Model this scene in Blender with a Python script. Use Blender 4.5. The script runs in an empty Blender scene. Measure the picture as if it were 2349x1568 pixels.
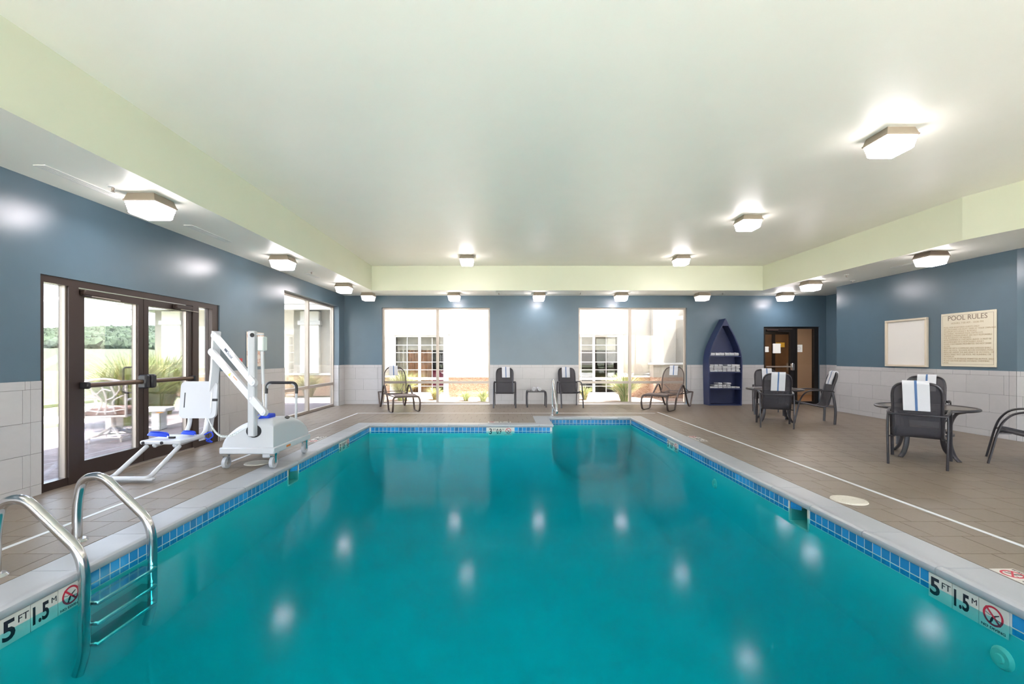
import bpy, math, random
from mathutils import Vector, Matrix
R = random.Random(7)
SC = bpy.context.scene
COL = SC.collection
S = 0.885                      # build units -> metres

# ------------------------------------------------------------------ camera, sky, sun, exposure
cam_d = bpy.data.cameras.new('camera')
cam = bpy.data.objects.new('camera', cam_d); COL.objects.link(cam)
cam.location = (0, 0, 1.48 * S); cam.rotation_euler = (math.pi / 2, 0, 0)
cam_d.sensor_width = 36; cam_d.lens = 1046 / 2349 * 36
cam_d.shift_x = 14.5 / 2349; cam_d.shift_y = 33 / 2349
cam_d.clip_start = 0.05; cam_d.clip_end = 2000
SC.camera = cam
SC.view_settings.view_transform = 'Standard'
SC.view_settings.look = 'None'
SC.view_settings.gamma = 1.0
SC.view_settings.use_curve_mapping = False
SC.view_settings.exposure = 3.33

wd = bpy.data.worlds.new('sky'); SC.world = wd; wd.use_nodes = True
wn = wd.node_tree.nodes; wl = wd.node_tree.links
wn.clear()
w_out = wn.new('ShaderNodeOutputWorld'); w_bg = wn.new('ShaderNodeBackground')
w_sky = wn.new('ShaderNodeTexSky'); w_sky.sky_type = 'NISHITA'
w_sky.sun_disc = False; w_sky.sun_elevation = math.radians(52); w_sky.sun_rotation = math.radians(150)
w_sky.dust_density = 3.0; w_sky.air_density = 1.0
w_mix = wn.new('ShaderNodeMixRGB'); w_mix.inputs['Fac'].default_value = 0.45
w_mix.inputs['Color2'].default_value = (4.7, 4.6, 5.2, 1)
wl.new(w_sky.outputs[0], w_mix.inputs['Color1'])
wl.new(w_mix.outputs[0], w_bg.inputs['Color'])
w_bg.inputs['Strength'].default_value = 0.27
wl.new(w_bg.outputs[0], w_out.inputs['Surface'])

sun_d = bpy.data.lights.new('sun', 'SUN'); sun_d.energy = 6.8; sun_d.angle = math.radians(1.0)
sun_d.color = (1.0, 0.955, 0.95)
sun = bpy.data.objects.new('sun', sun_d); COL.objects.link(sun)
sun.rotation_euler = Vector((-0.36, 0.05, -0.93)).to_track_quat('-Z', 'Y').to_euler()

LAMP = 8.0        # brightness of the lit ceiling lenses

# ------------------------------------------------------------------ materials
def lin(r, g, b):
    f = lambda c: (c / 255 / 12.92) if c / 255 <= 0.04045 else ((c / 255 + 0.055) / 1.055) ** 2.4
    return (f(r), f(g), f(b), 1)

MATS = {}
def mat(name, rgb=(200, 200, 200), rough=0.5, metal=0.0, spec=0.5, var=0.0, vscale=6.0, bump=0.0, bscale=40.0,
        rnd=0.0, alpha=1.0, coat=0.0, detail=4):
    m = bpy.data.materials.new(name); m.use_nodes = True
    nt = m.node_tree; n = nt.nodes; l = nt.links
    p = n['Principled BSDF']
    c = lin(*rgb)
    p.inputs['Base Color'].default_value = c
    p.inputs['Roughness'].default_value = rough
    p.inputs['Metallic'].default_value = metal
    p.inputs['Specular IOR Level'].default_value = spec
    p.inputs['Coat Weight'].default_value = coat
    p.inputs['Alpha'].default_value = alpha
    tc = n.new('ShaderNodeTexCoord')
    src = None
    if var > 0:
        t = n.new('ShaderNodeTexNoise'); t.inputs['Scale'].default_value = vscale; t.inputs['Detail'].default_value = detail
        l.new(tc.outputs['Object'], t.inputs['Vector'])
        r = n.new('ShaderNodeValToRGB')
        r.color_ramp.elements[0].position = 0.3; r.color_ramp.elements[1].position = 0.7
        r.color_ramp.elements[0].color = tuple(x * (1 - var) for x in c[:3]) + (1,)
        r.color_ramp.elements[1].color = tuple(min(1, x * (1 + var)) for x in c[:3]) + (1,)
        l.new(t.outputs['Fac'], r.inputs['Fac'])
        src = r.outputs['Color']
    if rnd > 0:
        oi = n.new('ShaderNodeObjectInfo')
        mr = n.new('ShaderNodeMapRange'); mr.inputs['To Min'].default_value = 1 - rnd; mr.inputs['To Max'].default_value = 1 + rnd
        l.new(oi.outputs['Random'], mr.inputs['Value'])
        hs = n.new('ShaderNodeHueSaturation'); hs.inputs['Color'].default_value = c
        if src: l.new(src, hs.inputs['Color'])
        l.new(mr.outputs[0], hs.inputs['Value'])
        src = hs.outputs['Color']
    if src: l.new(src, p.inputs['Base Color'])
    if bump > 0:
        t2 = n.new('ShaderNodeTexNoise'); t2.inputs['Scale'].default_value = bscale; t2.inputs['Detail'].default_value = 3
        l.new(tc.outputs['Object'], t2.inputs['Vector'])
        b = n.new('ShaderNodeBump'); b.inputs['Strength'].default_value = bump; b.inputs['Distance'].default_value = 0.02
        l.new(t2.outputs['Fac'], b.inputs['Height']); l.new(b.outputs[0], p.inputs['Normal'])
    MATS[name] = m
    return m

def mat_emit(name, rgb, strength, glow_rgb=(255, 255, 255)):
    m = bpy.data.materials.new(name); m.use_nodes = True
    p = m.node_tree.nodes['Principled BSDF']
    p.inputs['Base Color'].default_value = lin(*rgb)
    p.inputs['Roughness'].default_value = 0.25
    p.inputs['Emission Color'].default_value = lin(*glow_rgb)
    p.inputs['Emission Strength'].default_value = strength
    MATS[name] = m; return m

def mat_clear(name, tint, fres_scale, rough=0.0, ior=1.45, bump=0.0, volume=None):
    """thin clear surface: transparent body with a Fresnel reflection"""
    m = bpy.data.materials.new(name); m.use_nodes = True
    nt = m.node_tree; n = nt.nodes; l = nt.links
    n.clear()
    out = n.new('ShaderNodeOutputMaterial'); mix = n.new('ShaderNodeMixShader')
    tr = n.new('ShaderNodeBsdfTransparent'); gl = n.new('ShaderNodeBsdfGlossy')
    tr.inputs['Color'].default_value = tuple(tint) + (1,); gl.inputs['Roughness'].default_value = rough
    fr = n.new('ShaderNodeFresnel'); fr.inputs['IOR'].default_value = ior
    mu = n.new('ShaderNodeMath'); mu.operation = 'MULTIPLY'; mu.inputs[1].default_value = fres_scale
    l.new(fr.outputs[0], mu.inputs[0]); l.new(mu.outputs[0], mix.inputs[0])
    l.new(tr.outputs[0], mix.inputs[1]); l.new(gl.outputs[0], mix.inputs[2])
    l.new(mix.outputs[0], out.inputs['Surface'])
    if bump:
        tc = n.new('ShaderNodeTexCoord'); t = n.new('ShaderNodeTexNoise'); t.inputs['Scale'].default_value = 1.6
        t.inputs['Detail'].default_value = 2
        b = n.new('ShaderNodeBump'); b.inputs['Strength'].default_value = bump; b.inputs['Distance'].default_value = 0.02
        l.new(tc.outputs['Object'], t.inputs['Vector']); l.new(t.outputs['Fac'], b.inputs['Height'])
        l.new(b.outputs[0], gl.inputs['Normal'])
    if volume:
        va = n.new('ShaderNodeVolumeAbsorption'); va.inputs['Color'].default_value = tuple(volume[0]) + (1,)
        va.inputs['Density'].default_value = volume[1]
        l.new(va.outputs[0], out.inputs['Volume'])
    MATS[name] = m; return m

mat('wall_paint', (79, 101, 115), 0.28, spec=0.6, var=0.03, vscale=3, bump=0.05, bscale=220)
mat('ceiling_paint', (238, 236, 224), 0.42, var=0.01, vscale=2, bump=0.02, bscale=160)
mat('fascia_light_tint', (220, 222, 198), 0.5, var=0.01, vscale=2)  # same paint as the ceiling, with the greener light on it mixed in
mat('wall_tile', (178, 176, 177), 0.30, var=0.02, vscale=5, rnd=0.025)
mat('wall_grout', (118, 114, 111), 0.8)
mat('floor_tile', (119, 107, 93), 0.4, spec=0.6, var=0.07, vscale=14, rnd=0.05, bump=0.06, bscale=120, detail=8)
mat('floor_grout', (90, 84, 78), 0.85)
mat('coping', (158, 161, 165), 0.35, var=0.015, vscale=8)
mat('coping_grout', (206, 207, 208), 0.7)
mat('pool_tile', (40, 124, 178), 0.12, var=0.22, vscale=30, rnd=0.3, coat=0.3)
mat('pool_grout', (196, 198, 197), 0.7)
mat('pool_plaster', (76, 180, 180), 0.8, var=0.05, vscale=1.2, detail=6)
mat('marker_tile', (196, 193, 185), 0.3)
mat('marker_black', (28, 30, 40), 0.5)
mat('marker_red', (178, 36, 58), 0.5)
mat('skimmer_plastic', (192, 187, 174), 0.5)
mat('steel', (205, 205, 206), 0.16, metal=1.0)
mat('white_plastic', (182, 185, 190), 0.35)
mat('white_metal', (184, 187, 192), 0.3)
mat('white_pvc', (208, 212, 216), 0.4)
mat('black_plastic', (28, 28, 32), 0.4)
mat('grey_rubber', (168, 172, 178), 0.5)
mat('blue_strap', (18, 60, 190), 0.7)
mat('sticker_yellow', (236, 206, 40), 0.5)
mat('sticker_orange', (206, 120, 50), 0.5)
mat('grey_plastic', (206, 214, 212), 0.45)
mat('bronze', (60, 48, 44), 0.32, metal=0.35)
mat('bronze_bar', (96, 78, 64), 0.35, metal=0.6)
mat('champagne', (166, 156, 146), 0.35, metal=0.5)
mat('dark_frame', (22, 18, 16), 0.4)
mat('chair_metal', (58, 56, 60), 0.32, metal=0.4)
mat('chair_sling', (56, 54, 60), 0.7, alpha=0.70)
mat('lounger_metal', (84, 74, 70), 0.32, metal=0.4)
mat('lounger_sling', (118, 104, 98), 0.7, alpha=0.96)
mat('lounger_mesh', (110, 98, 92), 0.7, alpha=0.28)
mat('table_top', (92, 84, 80), 0.18, alpha=0.93)
mat('towel', (198, 199, 204), 0.9, bump=0.35, bscale=260)
mat('towel_stripe', (74, 104, 146), 0.9)
mat('navy', (34, 44, 84), 0.4, var=0.05, vscale=10)
mat('fixture_case', (146, 134, 118), 0.5)
mat('fixture_case_shaded', (96, 82, 70), 0.5)  # shaded copy of the case colour; the other cases catch light
mat_emit('lens_on', (250, 248, 240), LAMP, (255, 246, 250))
mat_emit('lens_side', (250, 248, 240), LAMP * .21, (255, 246, 250))
mat_emit('lens_off_glow', (238, 236, 228), 0.12, (255, 248, 238))  # faint emission brightens a lens that stands unlit
mat('vent_white', (226, 226, 220), 0.5)
mat('vent_dark', (150, 150, 146), 0.6)
mat('sign_cream', (214, 206, 186), 0.35)
mat('sign_gold', (178, 160, 130), 0.35, metal=0.3)
mat('sign_dark', (122, 108, 92), 0.5)
mat('board_frame', (212, 200, 182), 0.4, metal=0.3)
mat('board_white', (220, 216, 212), 0.12)
mat('paper', (236, 236, 232), 0.8)
mat('warn_board', (236, 222, 206), 0.5)
mat('warn_text', (198, 132, 112), 0.5)
mat('alarm_red', (190, 30, 40), 0.4)
mat('stucco', (152, 146, 135), 0.9, var=0.03, vscale=4, bump=0.2, bscale=60)
mat('stucco_white', (216, 213, 206), 0.8)
mat('ext_trim', (190, 188, 184), 0.6)
mat('shingle', (170, 162, 158), 0.9, var=0.25, vscale=9)
mat('concrete', (232, 228, 222), 0.9, var=0.06, vscale=6)
mat('gravel', (138, 114, 96), 0.95, var=0.35, vscale=40, bump=0.6, bscale=60)
mat('curtain_orange', (164, 116, 84), 0.8, var=0.2, vscale=5)
mat('curtain_pale', (206, 196, 184), 0.8, var=0.1, vscale=6)
mat('room_dark', (70, 48, 38), 0.8, var=0.3, vscale=2)
mat('magenta', (150, 40, 84), 0.7)
mat('lawn', (88, 95, 62), 0.95, var=0.18, vscale=0.9)
mat('field', (97, 100, 74), 0.95, var=0.15, vscale=0.05)
mat('road', (168, 168, 172), 0.9)
mat('hill', (68, 72, 56), 0.95, var=0.1, vscale=0.08)
mat('tree_leaf', (50, 62, 44), 0.9, var=0.5, vscale=0.35)
mat('grass_blade', (108, 118, 64), 0.8, var=0.3, vscale=3)
mat('grass_dry', (156, 138, 96), 0.8, var=0.3, vscale=3)
mat('flower', (240, 170, 40), 0.7)
mat('patio_metal', (214, 200, 188), 0.5)
mat('patio_cushion', (150, 112, 96), 0.9)
mat('hall_wall', (190, 170, 150), 0.6)
mat('hall_floor', (150, 112, 78), 0.6)
mat('hall_wood', (98, 74, 50), 0.5, var=0.2, vscale=4)
mat('yellow_sign', (214, 176, 60), 0.5)
mat('pink_cloth', (226, 120, 110), 0.7)
mat_emit('hall_fill_glow', (255, 244, 226), 4.5, (255, 238, 220))
mat_clear('glass', (0.96, 0.98, 0.97), 0.75)
mat_clear('hall_glass', (0.9, 0.88, 0.84), 0.9)
mat_clear('water', (0.58, 0.93, 0.95), 0.15, 0.11, 1.33, bump=0.04, volume=((0.0, 0.93, 0.95), 1.7))

def brick_mat(name, c1, c2, mortar, scale, bw=0.5, rh=0.25, ms=0.02, rough=0.85):
    m = bpy.data.materials.new(name); m.use_nodes = True
    n = m.node_tree.nodes; l = m.node_tree.links; p = n['Principled BSDF']; p.inputs['Roughness'].default_value = rough
    tc = n.new('ShaderNodeTexCoord'); b = n.new('ShaderNodeTexBrick')
    b.inputs['Color1'].default_value = lin(*c1); b.inputs['Color2'].default_value = lin(*c2)
    b.inputs['Mortar'].default_value = lin(*mortar); b.inputs['Scale'].default_value = scale
    b.inputs['Brick Width'].default_value = bw; b.inputs['Row Height'].default_value = rh; b.inputs['Mortar Size'].default_value = ms
    l.new(tc.outputs['Object'], b.inputs['Vector']); l.new(b.outputs['Color'], p.inputs['Base Color'])
    MATS[name] = m
brick_mat('paver', (138, 127, 128), (114, 104, 105), (92, 84, 84), 2.0, 0.5, 0.25, 0.015)
def stone_mat():
    m = bpy.data.materials.new('stone_base'); m.use_nodes = True
    n = m.node_tree.nodes; l = m.node_tree.links; p = n['Principled BSDF']; p.inputs['Roughness'].default_value = 0.9
    tc = n.new('ShaderNodeTexCoord'); mp = n.new('ShaderNodeMapping'); mp.inputs['Scale'].default_value = (5, 5, 11)
    v = n.new('ShaderNodeTexVoronoi'); r = n.new('ShaderNodeValToRGB')
    e = r.color_ramp.elements
    e[0].color = lin(134, 92, 68); e[1].color = lin(186, 164, 140)
    l.new(tc.outputs['Object'], mp.inputs['Vector']); l.new(mp.outputs[0], v.inputs['Vector'])
    l.new(v.outputs['Color'], r.inputs['Fac']); l.new(r.outputs['Color'], p.inputs['Base Color'])
    b = n.new('ShaderNodeBump'); b.inputs['Strength'].default_value = 0.6; b.inputs['Distance'].default_value = 0.03
    l.new(v.outputs['Distance'], b.inputs['Height']); l.new(b.outputs[0], p.inputs['Normal'])
    MATS['stone_base'] = m
stone_mat()

# ------------------------------------------------------------------ mesh helpers
def catmull(pts, n=6, closed=False):
    P = [Vector(p) for p in pts]; out = []
    N = len(P); segs = N if closed else N - 1
    for i in range(segs):
        p1, p2 = P[i], P[(i + 1) % N]
        p0 = P[i - 1] if (i > 0 or closed) else p1 * 2 - p2
        p3 = P[(i + 2) % N] if (i + 2 < N or closed) else p2 * 2 - p1
        for k in range(n):
            t = k / n
            out.append(0.5 * ((2 * p1) + (p2 - p0) * t + (2 * p0 - 5 * p1 + 4 * p2 - p3) * t * t + (3 * p1 - p0 - 3 * p2 + p3) * t ** 3))
    if not closed: out.append(P[-1].copy())
    return out

def fillet(pts, r, n=5):
    """polyline with rounded corners"""
    P = [Vector(p) for p in pts]; out = [P[0]]
    for i in range(1, len(P) - 1):
        a, b, c = P[i - 1], P[i], P[i + 1]
        rr = r[i] if isinstance(r, (list, tuple)) else r
        d1 = (a - b); d2 = (c - b)
        k = min(rr, d1.length * 0.49, d2.length * 0.49)
        s = b + d1.normalized() * k; e = b + d2.normalized() * k
        for j in range(n + 1):
            t = j / n
            out.append(s * (1 - t) ** 2 + b * 2 * t * (1 - t) + e * t * t)
    out.append(P[-1]); return out

class MB:
    def __init__(s): s.v = []; s.f = []; s.m = []
    def add(s, vs, fs, mi=0):
        o = len(s.v); s.v += [tuple(x) for x in vs]
        for f in fs: s.f.append(tuple(o + i for i in f)); s.m.append(mi)
        return s
    def box(s, x0, x1, y0, y1, z0, z1, mi=0):
        vs = [(x, y, z) for z in (z0, z1) for y in (y0, y1) for x in (x0, x1)]
        return s.add(vs, [(0, 2, 3, 1), (4, 5, 7, 6), (0, 1, 5, 4), (2, 6, 7, 3), (0, 4, 6, 2), (1, 3, 7, 5)], mi)
    def bbox(s, x0, x1, y0, y1, z0, z1, b=0.01, mi=0):
        """box with chamfered edges"""
        xs = (x0, x0 + b, x1 - b, x1); ys = (y0, y0 + b, y1 - b, y1); zs = (z0, z0 + b, z1 - b, z1)
        idx = {}; vs = []
        def V(i, j, k):
            if (i, j, k) not in idx:
                idx[(i, j, k)] = len(vs); vs.append((xs[i], ys[j], zs[k]))
            return idx[(i, j, k)]
        fs = []
        fs.append([V(1, 1, 0), V(1, 2, 0), V(2, 2, 0), V(2, 1, 0)]); fs.append([V(1, 1, 3), V(2, 1, 3), V(2, 2, 3), V(1, 2, 3)])
        fs.append([V(1, 0, 1), V(2, 0, 1), V(2, 0, 2), V(1, 0, 2)]); fs.append([V(1, 3, 1), V(1, 3, 2), V(2, 3, 2), V(2, 3, 1)])
        fs.append([V(0, 1, 1), V(0, 1, 2), V(0, 2, 2), V(0, 2, 1)]); fs.append([V(3, 1, 1), V(3, 2, 1), V(3, 2, 2), V(3, 1, 2)])
        for (a, A) in ((1, 0), (2, 3)):
            for (c, Cc) in ((1, 0), (2, 3)):
                fs.append([V(1, A, c), V(2, A, c), V(2, a, Cc), V(1, a, Cc)])
                fs.append([V(A, 1, c), V(A, 2, c), V(a, 2, Cc), V(a, 1, Cc)])
                fs.append([V(A, c, 1), V(A, c, 2), V(a, Cc, 2), V(a, Cc, 1)])
                for (e, E) in ((1, 0), (2, 3)):
                    fs.append([V(A, c, e), V(a, Cc, e), V(a, c, E)])
        return s.add(vs, fs, mi)
    def prism(s, poly, z0, z1, mi=0, side_mi=None):
        n = len(poly); vs = [(p[0], p[1], z0) for p in poly] + [(p[0], p[1], z1) for p in poly]
        s.add(vs, [tuple(range(n))[::-1], tuple(range(n, 2 * n))] + [(i, (i + 1) % n, n + (i + 1) % n, n + i) for i in range(n)], mi)
        if side_mi is not None: s.m[-n:] = [side_mi] * n
        return s
    def extrude(s, poly, axis, a0, a1, mi=0):
        """extrude a 2-D polygon along an axis: axis 'x' poly=(y,z), 'y' poly=(x,z)"""
        n = len(poly)
        f = (lambda p, a: (a, p[0], p[1])) if axis == 'x' else (lambda p, a: (p[0], a, p[1]))
        vs = [f(p, a0) for p in poly] + [f(p, a1) for p in poly]
        fs = [tuple(range(n)), tuple(range(n, 2 * n))[::-1]] + [(i, n + i, n + (i + 1) % n, (i + 1) % n) for i in range(n)]
        return s.add(vs, fs, mi)
    def tube(s, path, r, n=8, closed=False, flat=None, ref=None, mi=0, caps=True):
        """sweep a circle (or ellipse flat=(a along ref, b)) along a path"""
        P = [Vector(p) for p in path]; N = len(P)
        T = []
        for i in range(N):
            a = P[i - 1] if (i > 0 or closed) else P[i]
            b = P[(i + 1) % N] if (i < N - 1 or closed) else P[i]
            t = (b - a); T.append(t.normalized() if t.length > 1e-9 else Vector((0, 0, 1)))
        u = Vector(ref) if ref is not None else (Vector((1, 0, 0)) if abs(T[0].x) < 0.9 else Vector((0, 1, 0)))
        vs = []
        for i in range(N):
            u = u - T[i] * u.dot(T[i])
            if u.length < 1e-6: u = T[i].orthogonal()
            u.normalize(); w = T[i].cross(u)
            rr = r[i] if isinstance(r, (list, tuple)) else r
            ra, rb = flat if flat else (rr, rr)
            for k in range(n):
                an = 2 * math.pi * (k + 0.5) / n
                vs.append(P[i] + u * (math.cos(an) * ra) + w * (math.sin(an) * rb))
        fs = []
        for i in range(N if closed else N - 1):
            for k in range(n):
                j = (i + 1) % N
                fs.append((i * n + k, i * n + (k + 1) % n, j * n + (k + 1) % n, j * n + k))
        if not closed and caps:
            fs.append(tuple(range(n))[::-1]); fs.append(tuple((N - 1) * n + k for k in range(n)))
        return s.add(vs, fs, mi)
    def cyl(s, a, b, r, n=16, mi=0, r2=None):
        return s.tube([a, b], [r, r if r2 is None else r2], n, mi=mi)
    def strip(s, path, x0, x1, th, mi=0):
        """a sheet in x, following a (y,z) path, with thickness"""
        P = [Vector((p[0], p[1])) for p in path]; N = len(P); vs = []
        for i in range(N):
            a = P[max(i - 1, 0)]; b = P[min(i + 1, N - 1)]
            t = (b - a).normalized(); nn = Vector((-t.y, t.x)) * (th / 2)
            xa = x0[i] if isinstance(x0, (list, tuple)) else x0; xb = x1[i] if isinstance(x1, (list, tuple)) else x1
            for q in (P[i] + nn, P[i] - nn):
                vs += [(xa, q.x, q.y), (xb, q.x, q.y)]
        fs = []
        for i in range(N - 1):
            o = i * 4; e = o + 4
            fs += [(o, o + 1, e + 1, e), (o + 2, e + 2, e + 3, o + 3), (o, e, e + 2, o + 2), (o + 1, o + 3, e + 3, e + 1)]
        fs += [(0, 2, 3, 1), (4 * N - 4, 4 * N - 3, 4 * N - 1, 4 * N - 2)]
        return s.add(vs, fs, mi)
    def ring(s, c, r0, r1, z0, z1, n=32, mi=0):
        vs = []
        for k in range(n):
            a = 2 * math.pi * k / n; ca, sa = math.cos(a), math.sin(a)
            for (r, z) in ((r0, z0), (r1, z0), (r1, z1), (r0, z1)): vs.append((c[0] + r * ca, c[1] + r * sa, z))
        fs = []
        for k in range(n):
            o = k * 4; e = ((k + 1) % n) * 4
            for j in range(4): fs.append((o + j, o + (j + 1) % 4, e + (j + 1) % 4, e + j))
        return s.add(vs, fs, mi)
    def disc(s, c, r, z0, z1, n=24, mi=0, r2=None):
        r2 = r if r2 is None else r2
        b = [(c[0] + r * math.cos(2 * math.pi * k / n), c[1] + r * math.sin(2 * math.pi * k / n), z0) for k in range(n)]
        t = [(c[0] + r2 * math.cos(2 * math.pi * k / n), c[1] + r2 * math.sin(2 * math.pi * k / n), z1) for k in range(n)]
        return s.add(b + t, [tuple(range(n))[::-1], tuple(range(n, 2 * n))] + [(i, (i + 1) % n, n + (i + 1) % n, n + i) for i in range(n)], mi)
    def ico(s, c, r, jit=0.0, sz=1.0, mi=0):
        t = (1 + 5 ** 0.5) / 2
        vv = [Vector(q).normalized() for q in ((-1, t, 0), (1, t, 0), (-1, -t, 0), (1, -t, 0), (0, -1, t), (0, 1, t), (0, -1, -t), (0, 1, -t), (t, 0, -1), (t, 0, 1), (-t, 0, -1), (-t, 0, 1))]
        ff = [(0, 11, 5), (0, 5, 1), (0, 1, 7), (0, 7, 10), (0, 10, 11), (1, 5, 9), (5, 11, 4), (11, 10, 2), (10, 7, 6), (7, 1, 8), (3, 9, 4), (3, 4, 2), (3, 2, 6), (3, 6, 8), (3, 8, 9), (4, 9, 5), (2, 4, 11), (6, 2, 10), (8, 6, 7), (9, 8, 1)]
        c = Vector(c); vs = []
        for q in vv:
            k = r * (1 + R.uniform(-jit, jit)); vs.append((c.x + q.x * k, c.y + q.y * k, c.z + q.z * k * sz))
        return s.add(vs, ff, mi)
    def mesh(s, name, mats, smooth=False, off=None):
        me = bpy.data.meshes.new(name)
        vs = s.v if off is None else [(a - off[0], b - off[1], c - off[2]) for a, b, c in s.v]
        me.from_pydata(vs, [], s.f)
        for m in (mats if isinstance(mats, (list, tuple)) else [mats]): me.materials.append(MATS[m])
        if len(me.materials) > 1: me.polygons.foreach_set('material_index', s.m)
        import bmesh
        bm = bmesh.new(); bm.from_mesh(me); bmesh.ops.recalc_face_normals(bm, faces=bm.faces); bm.to_mesh(me); bm.free()
        if smooth:
            me.shade_smooth()
            me.set_sharp_from_angle(angle=math.radians(38))
        me.update()
        return me
    def build(s, name, mats, parent=None, smooth=False, off=None, loc=None):
        o = bpy.data.objects.new(name, s.mesh(name, mats, smooth, off)); COL.objects.link(o)
        if parent is not None: o.parent = parent
        if loc is not None: o.location = loc
        return o

def tag(o, label=None, cat=None, group=None, kind=None):
    if label: o['label'] = label
    if cat: o['category'] = cat
    if group: o['group'] = group
    if kind: o['kind'] = kind
    return o
def empty(name, loc=(0, 0, 0), rz=0.0):
    o = bpy.data.objects.new(name, None); COL.objects.link(o); o.location = loc; o.rotation_euler = (0, 0, rz); return o
def link(name, me, parent, loc=(0, 0, 0), scale=None, rot=None):
    o = bpy.data.objects.new(name, me); COL.objects.link(o); o.parent = parent; o.location = loc
    if scale: o.scale = scale
    if rot: o.rotation_euler = rot
    return o
def dup(root, kids, loc, rz, label, group=None):
    r = root.copy(); COL.objects.link(r); r.location = loc; r.rotation_euler = (0, 0, rz); r['label'] = label
    if group: r['group'] = group
    def rec(o, p):
        for ch in o.children:
            c = ch.copy(); COL.objects.link(c); c.parent = p; rec(ch, c)
    rec(root, r); return r

def text_mesh(body, size, m, ext=0.0015, align='CENTER', bold=0.0, xs=1.0):
    cu = bpy.data.curves.new('lettering', 'FONT'); cu.body = body; cu.size = size; cu.extrude = ext
    cu.align_x = align; cu.align_y = 'CENTER'; cu.offset = bold; cu.resolution_u = 3
    o = bpy.data.objects.new('lettering_source', cu); COL.objects.link(o)
    dg = bpy.context.evaluated_depsgraph_get(); dg.update()
    me = bpy.data.meshes.new_from_object(o.evaluated_get(dg))
    bpy.data.objects.remove(o); bpy.data.curves.remove(cu)
    if xs != 1.0: me.transform(Matrix.Diagonal((xs, 1, 1, 1)))
    me.materials.clear(); me.materials.append(MATS[m]); return me

def cube_mesh(name, m):
    return MB().box(-.5, .5, -.5, .5, -.5, .5).mesh(name, m)
def frame_mat(right, up, loc):
    right = Vector(right); up = Vector(up); nrm = right.cross(up)
    return Matrix(((right.x, up.x, nrm.x, loc[0]), (right.y, up.y, nrm.y, loc[1]), (right.z, up.z, nrm.z, loc[2]), (0, 0, 0, 1)))
ORD = ['first', 'second', 'third', 'fourth', 'fifth', 'sixth', 'seventh', 'eighth', 'ninth', 'tenth']

# ------------------------------------------------------------------ room dimensions (build units)
XL, YB, ZS, ZC, WAIN = -5.0, 14.14, 3.36, 4.06, 1.22
YF = -3.0
XR, YR0, YR1, XA = 8.95, 7.98, 12.33, 9.94
XR_F = XR + 0.257 * (YR0 - YF)
PL, PR, PY0, PYF, PYS, PXS = -2.95, 3.03, 0.2, 9.86, 11.02, 1.0     # pool
CW, ZT, ZW = 0.33, -0.05, -0.138
TP = 0.0861

# ------------------------------------------------------------------ walls
def wall_with_holes(name, u0, u1, z0, z1, holes, place):
    """boxes around rectangular openings; place(mb,u0,u1,z0,z1)"""
    mb = MB(); us = sorted([u0, u1] + [h[0] for h in holes] + [h[1] for h in holes])
    for a, b in zip(us[:-1], us[1:]):
        if b - a < 1e-6: continue
        hs = [h for h in holes if h[0] <= a + 1e-6 and h[1] >= b - 1e-6]
        if not hs: place(mb, a, b, z0, z1)
        else:
            h = hs[0]
            if h[2] > z0 + 1e-6: place(mb, a, b, z0, h[2])
            if h[3] < z1 - 1e-6: place(mb, a, b, h[3], z1)
    o = mb.build(name, 'wall_paint'); tag(o, kind='structure'); return o

wall_left = wall_with_holes('wall_left', YF - .25, YB + .26, -0.02, ZC, [(4.90, 7.97, -.02, 2.37), (10.30, 13.68, -.02, 2.98)],
                            lambda mb, a, b, c, d: mb.box(XL - .26, XL, a, b, c, d))
tag(wall_left, 'blue painted wall with entrance doors, white tile wainscot below', kind='structure')
wall_back = wall_with_holes('wall_back', XL, XA + .26, -0.02, ZC, [(-3.84, -.49, -.02, 2.99), (2.26, 5.62, -.02, 2.99), (8.0, 9.73, -.02, 2.40)],
                            lambda mb, a, b, c, d: mb.box(a, b, YB, YB + .26, c, d))
tag(wall_back, 'blue painted far wall with two tall windows above white tile')
mb = MB()
mb.prism([(XR, YR1), (XR, YR0), (XR_F, YF), (XR_F + .25, YF), (XR + .27, YR0), (XR + .27, YR1 - .25), (XA + .26, YR1 - .25), (XA + .26, YB), (XA, YB), (XA, YR1)], -.02, ZC)
wall_right = tag(mb.build('wall_right', 'wall_paint'), 'blue painted wall carrying the pool rules board', kind='structure')
wall_front = wall_with_holes('wall_front', XL, XR_F + .25, -.02, ZC, [(-4.6, .4, .0, 2.98), (1.2, 6.2, 0.0, 2.98), (7.0, 11.0, 0, 2.98)],
                             lambda mb, a, b, c, d: mb.box(a, b, YF - .25, YF, c, d))
tag(wall_front, 'blue painted wall behind the near end of the pool')

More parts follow.
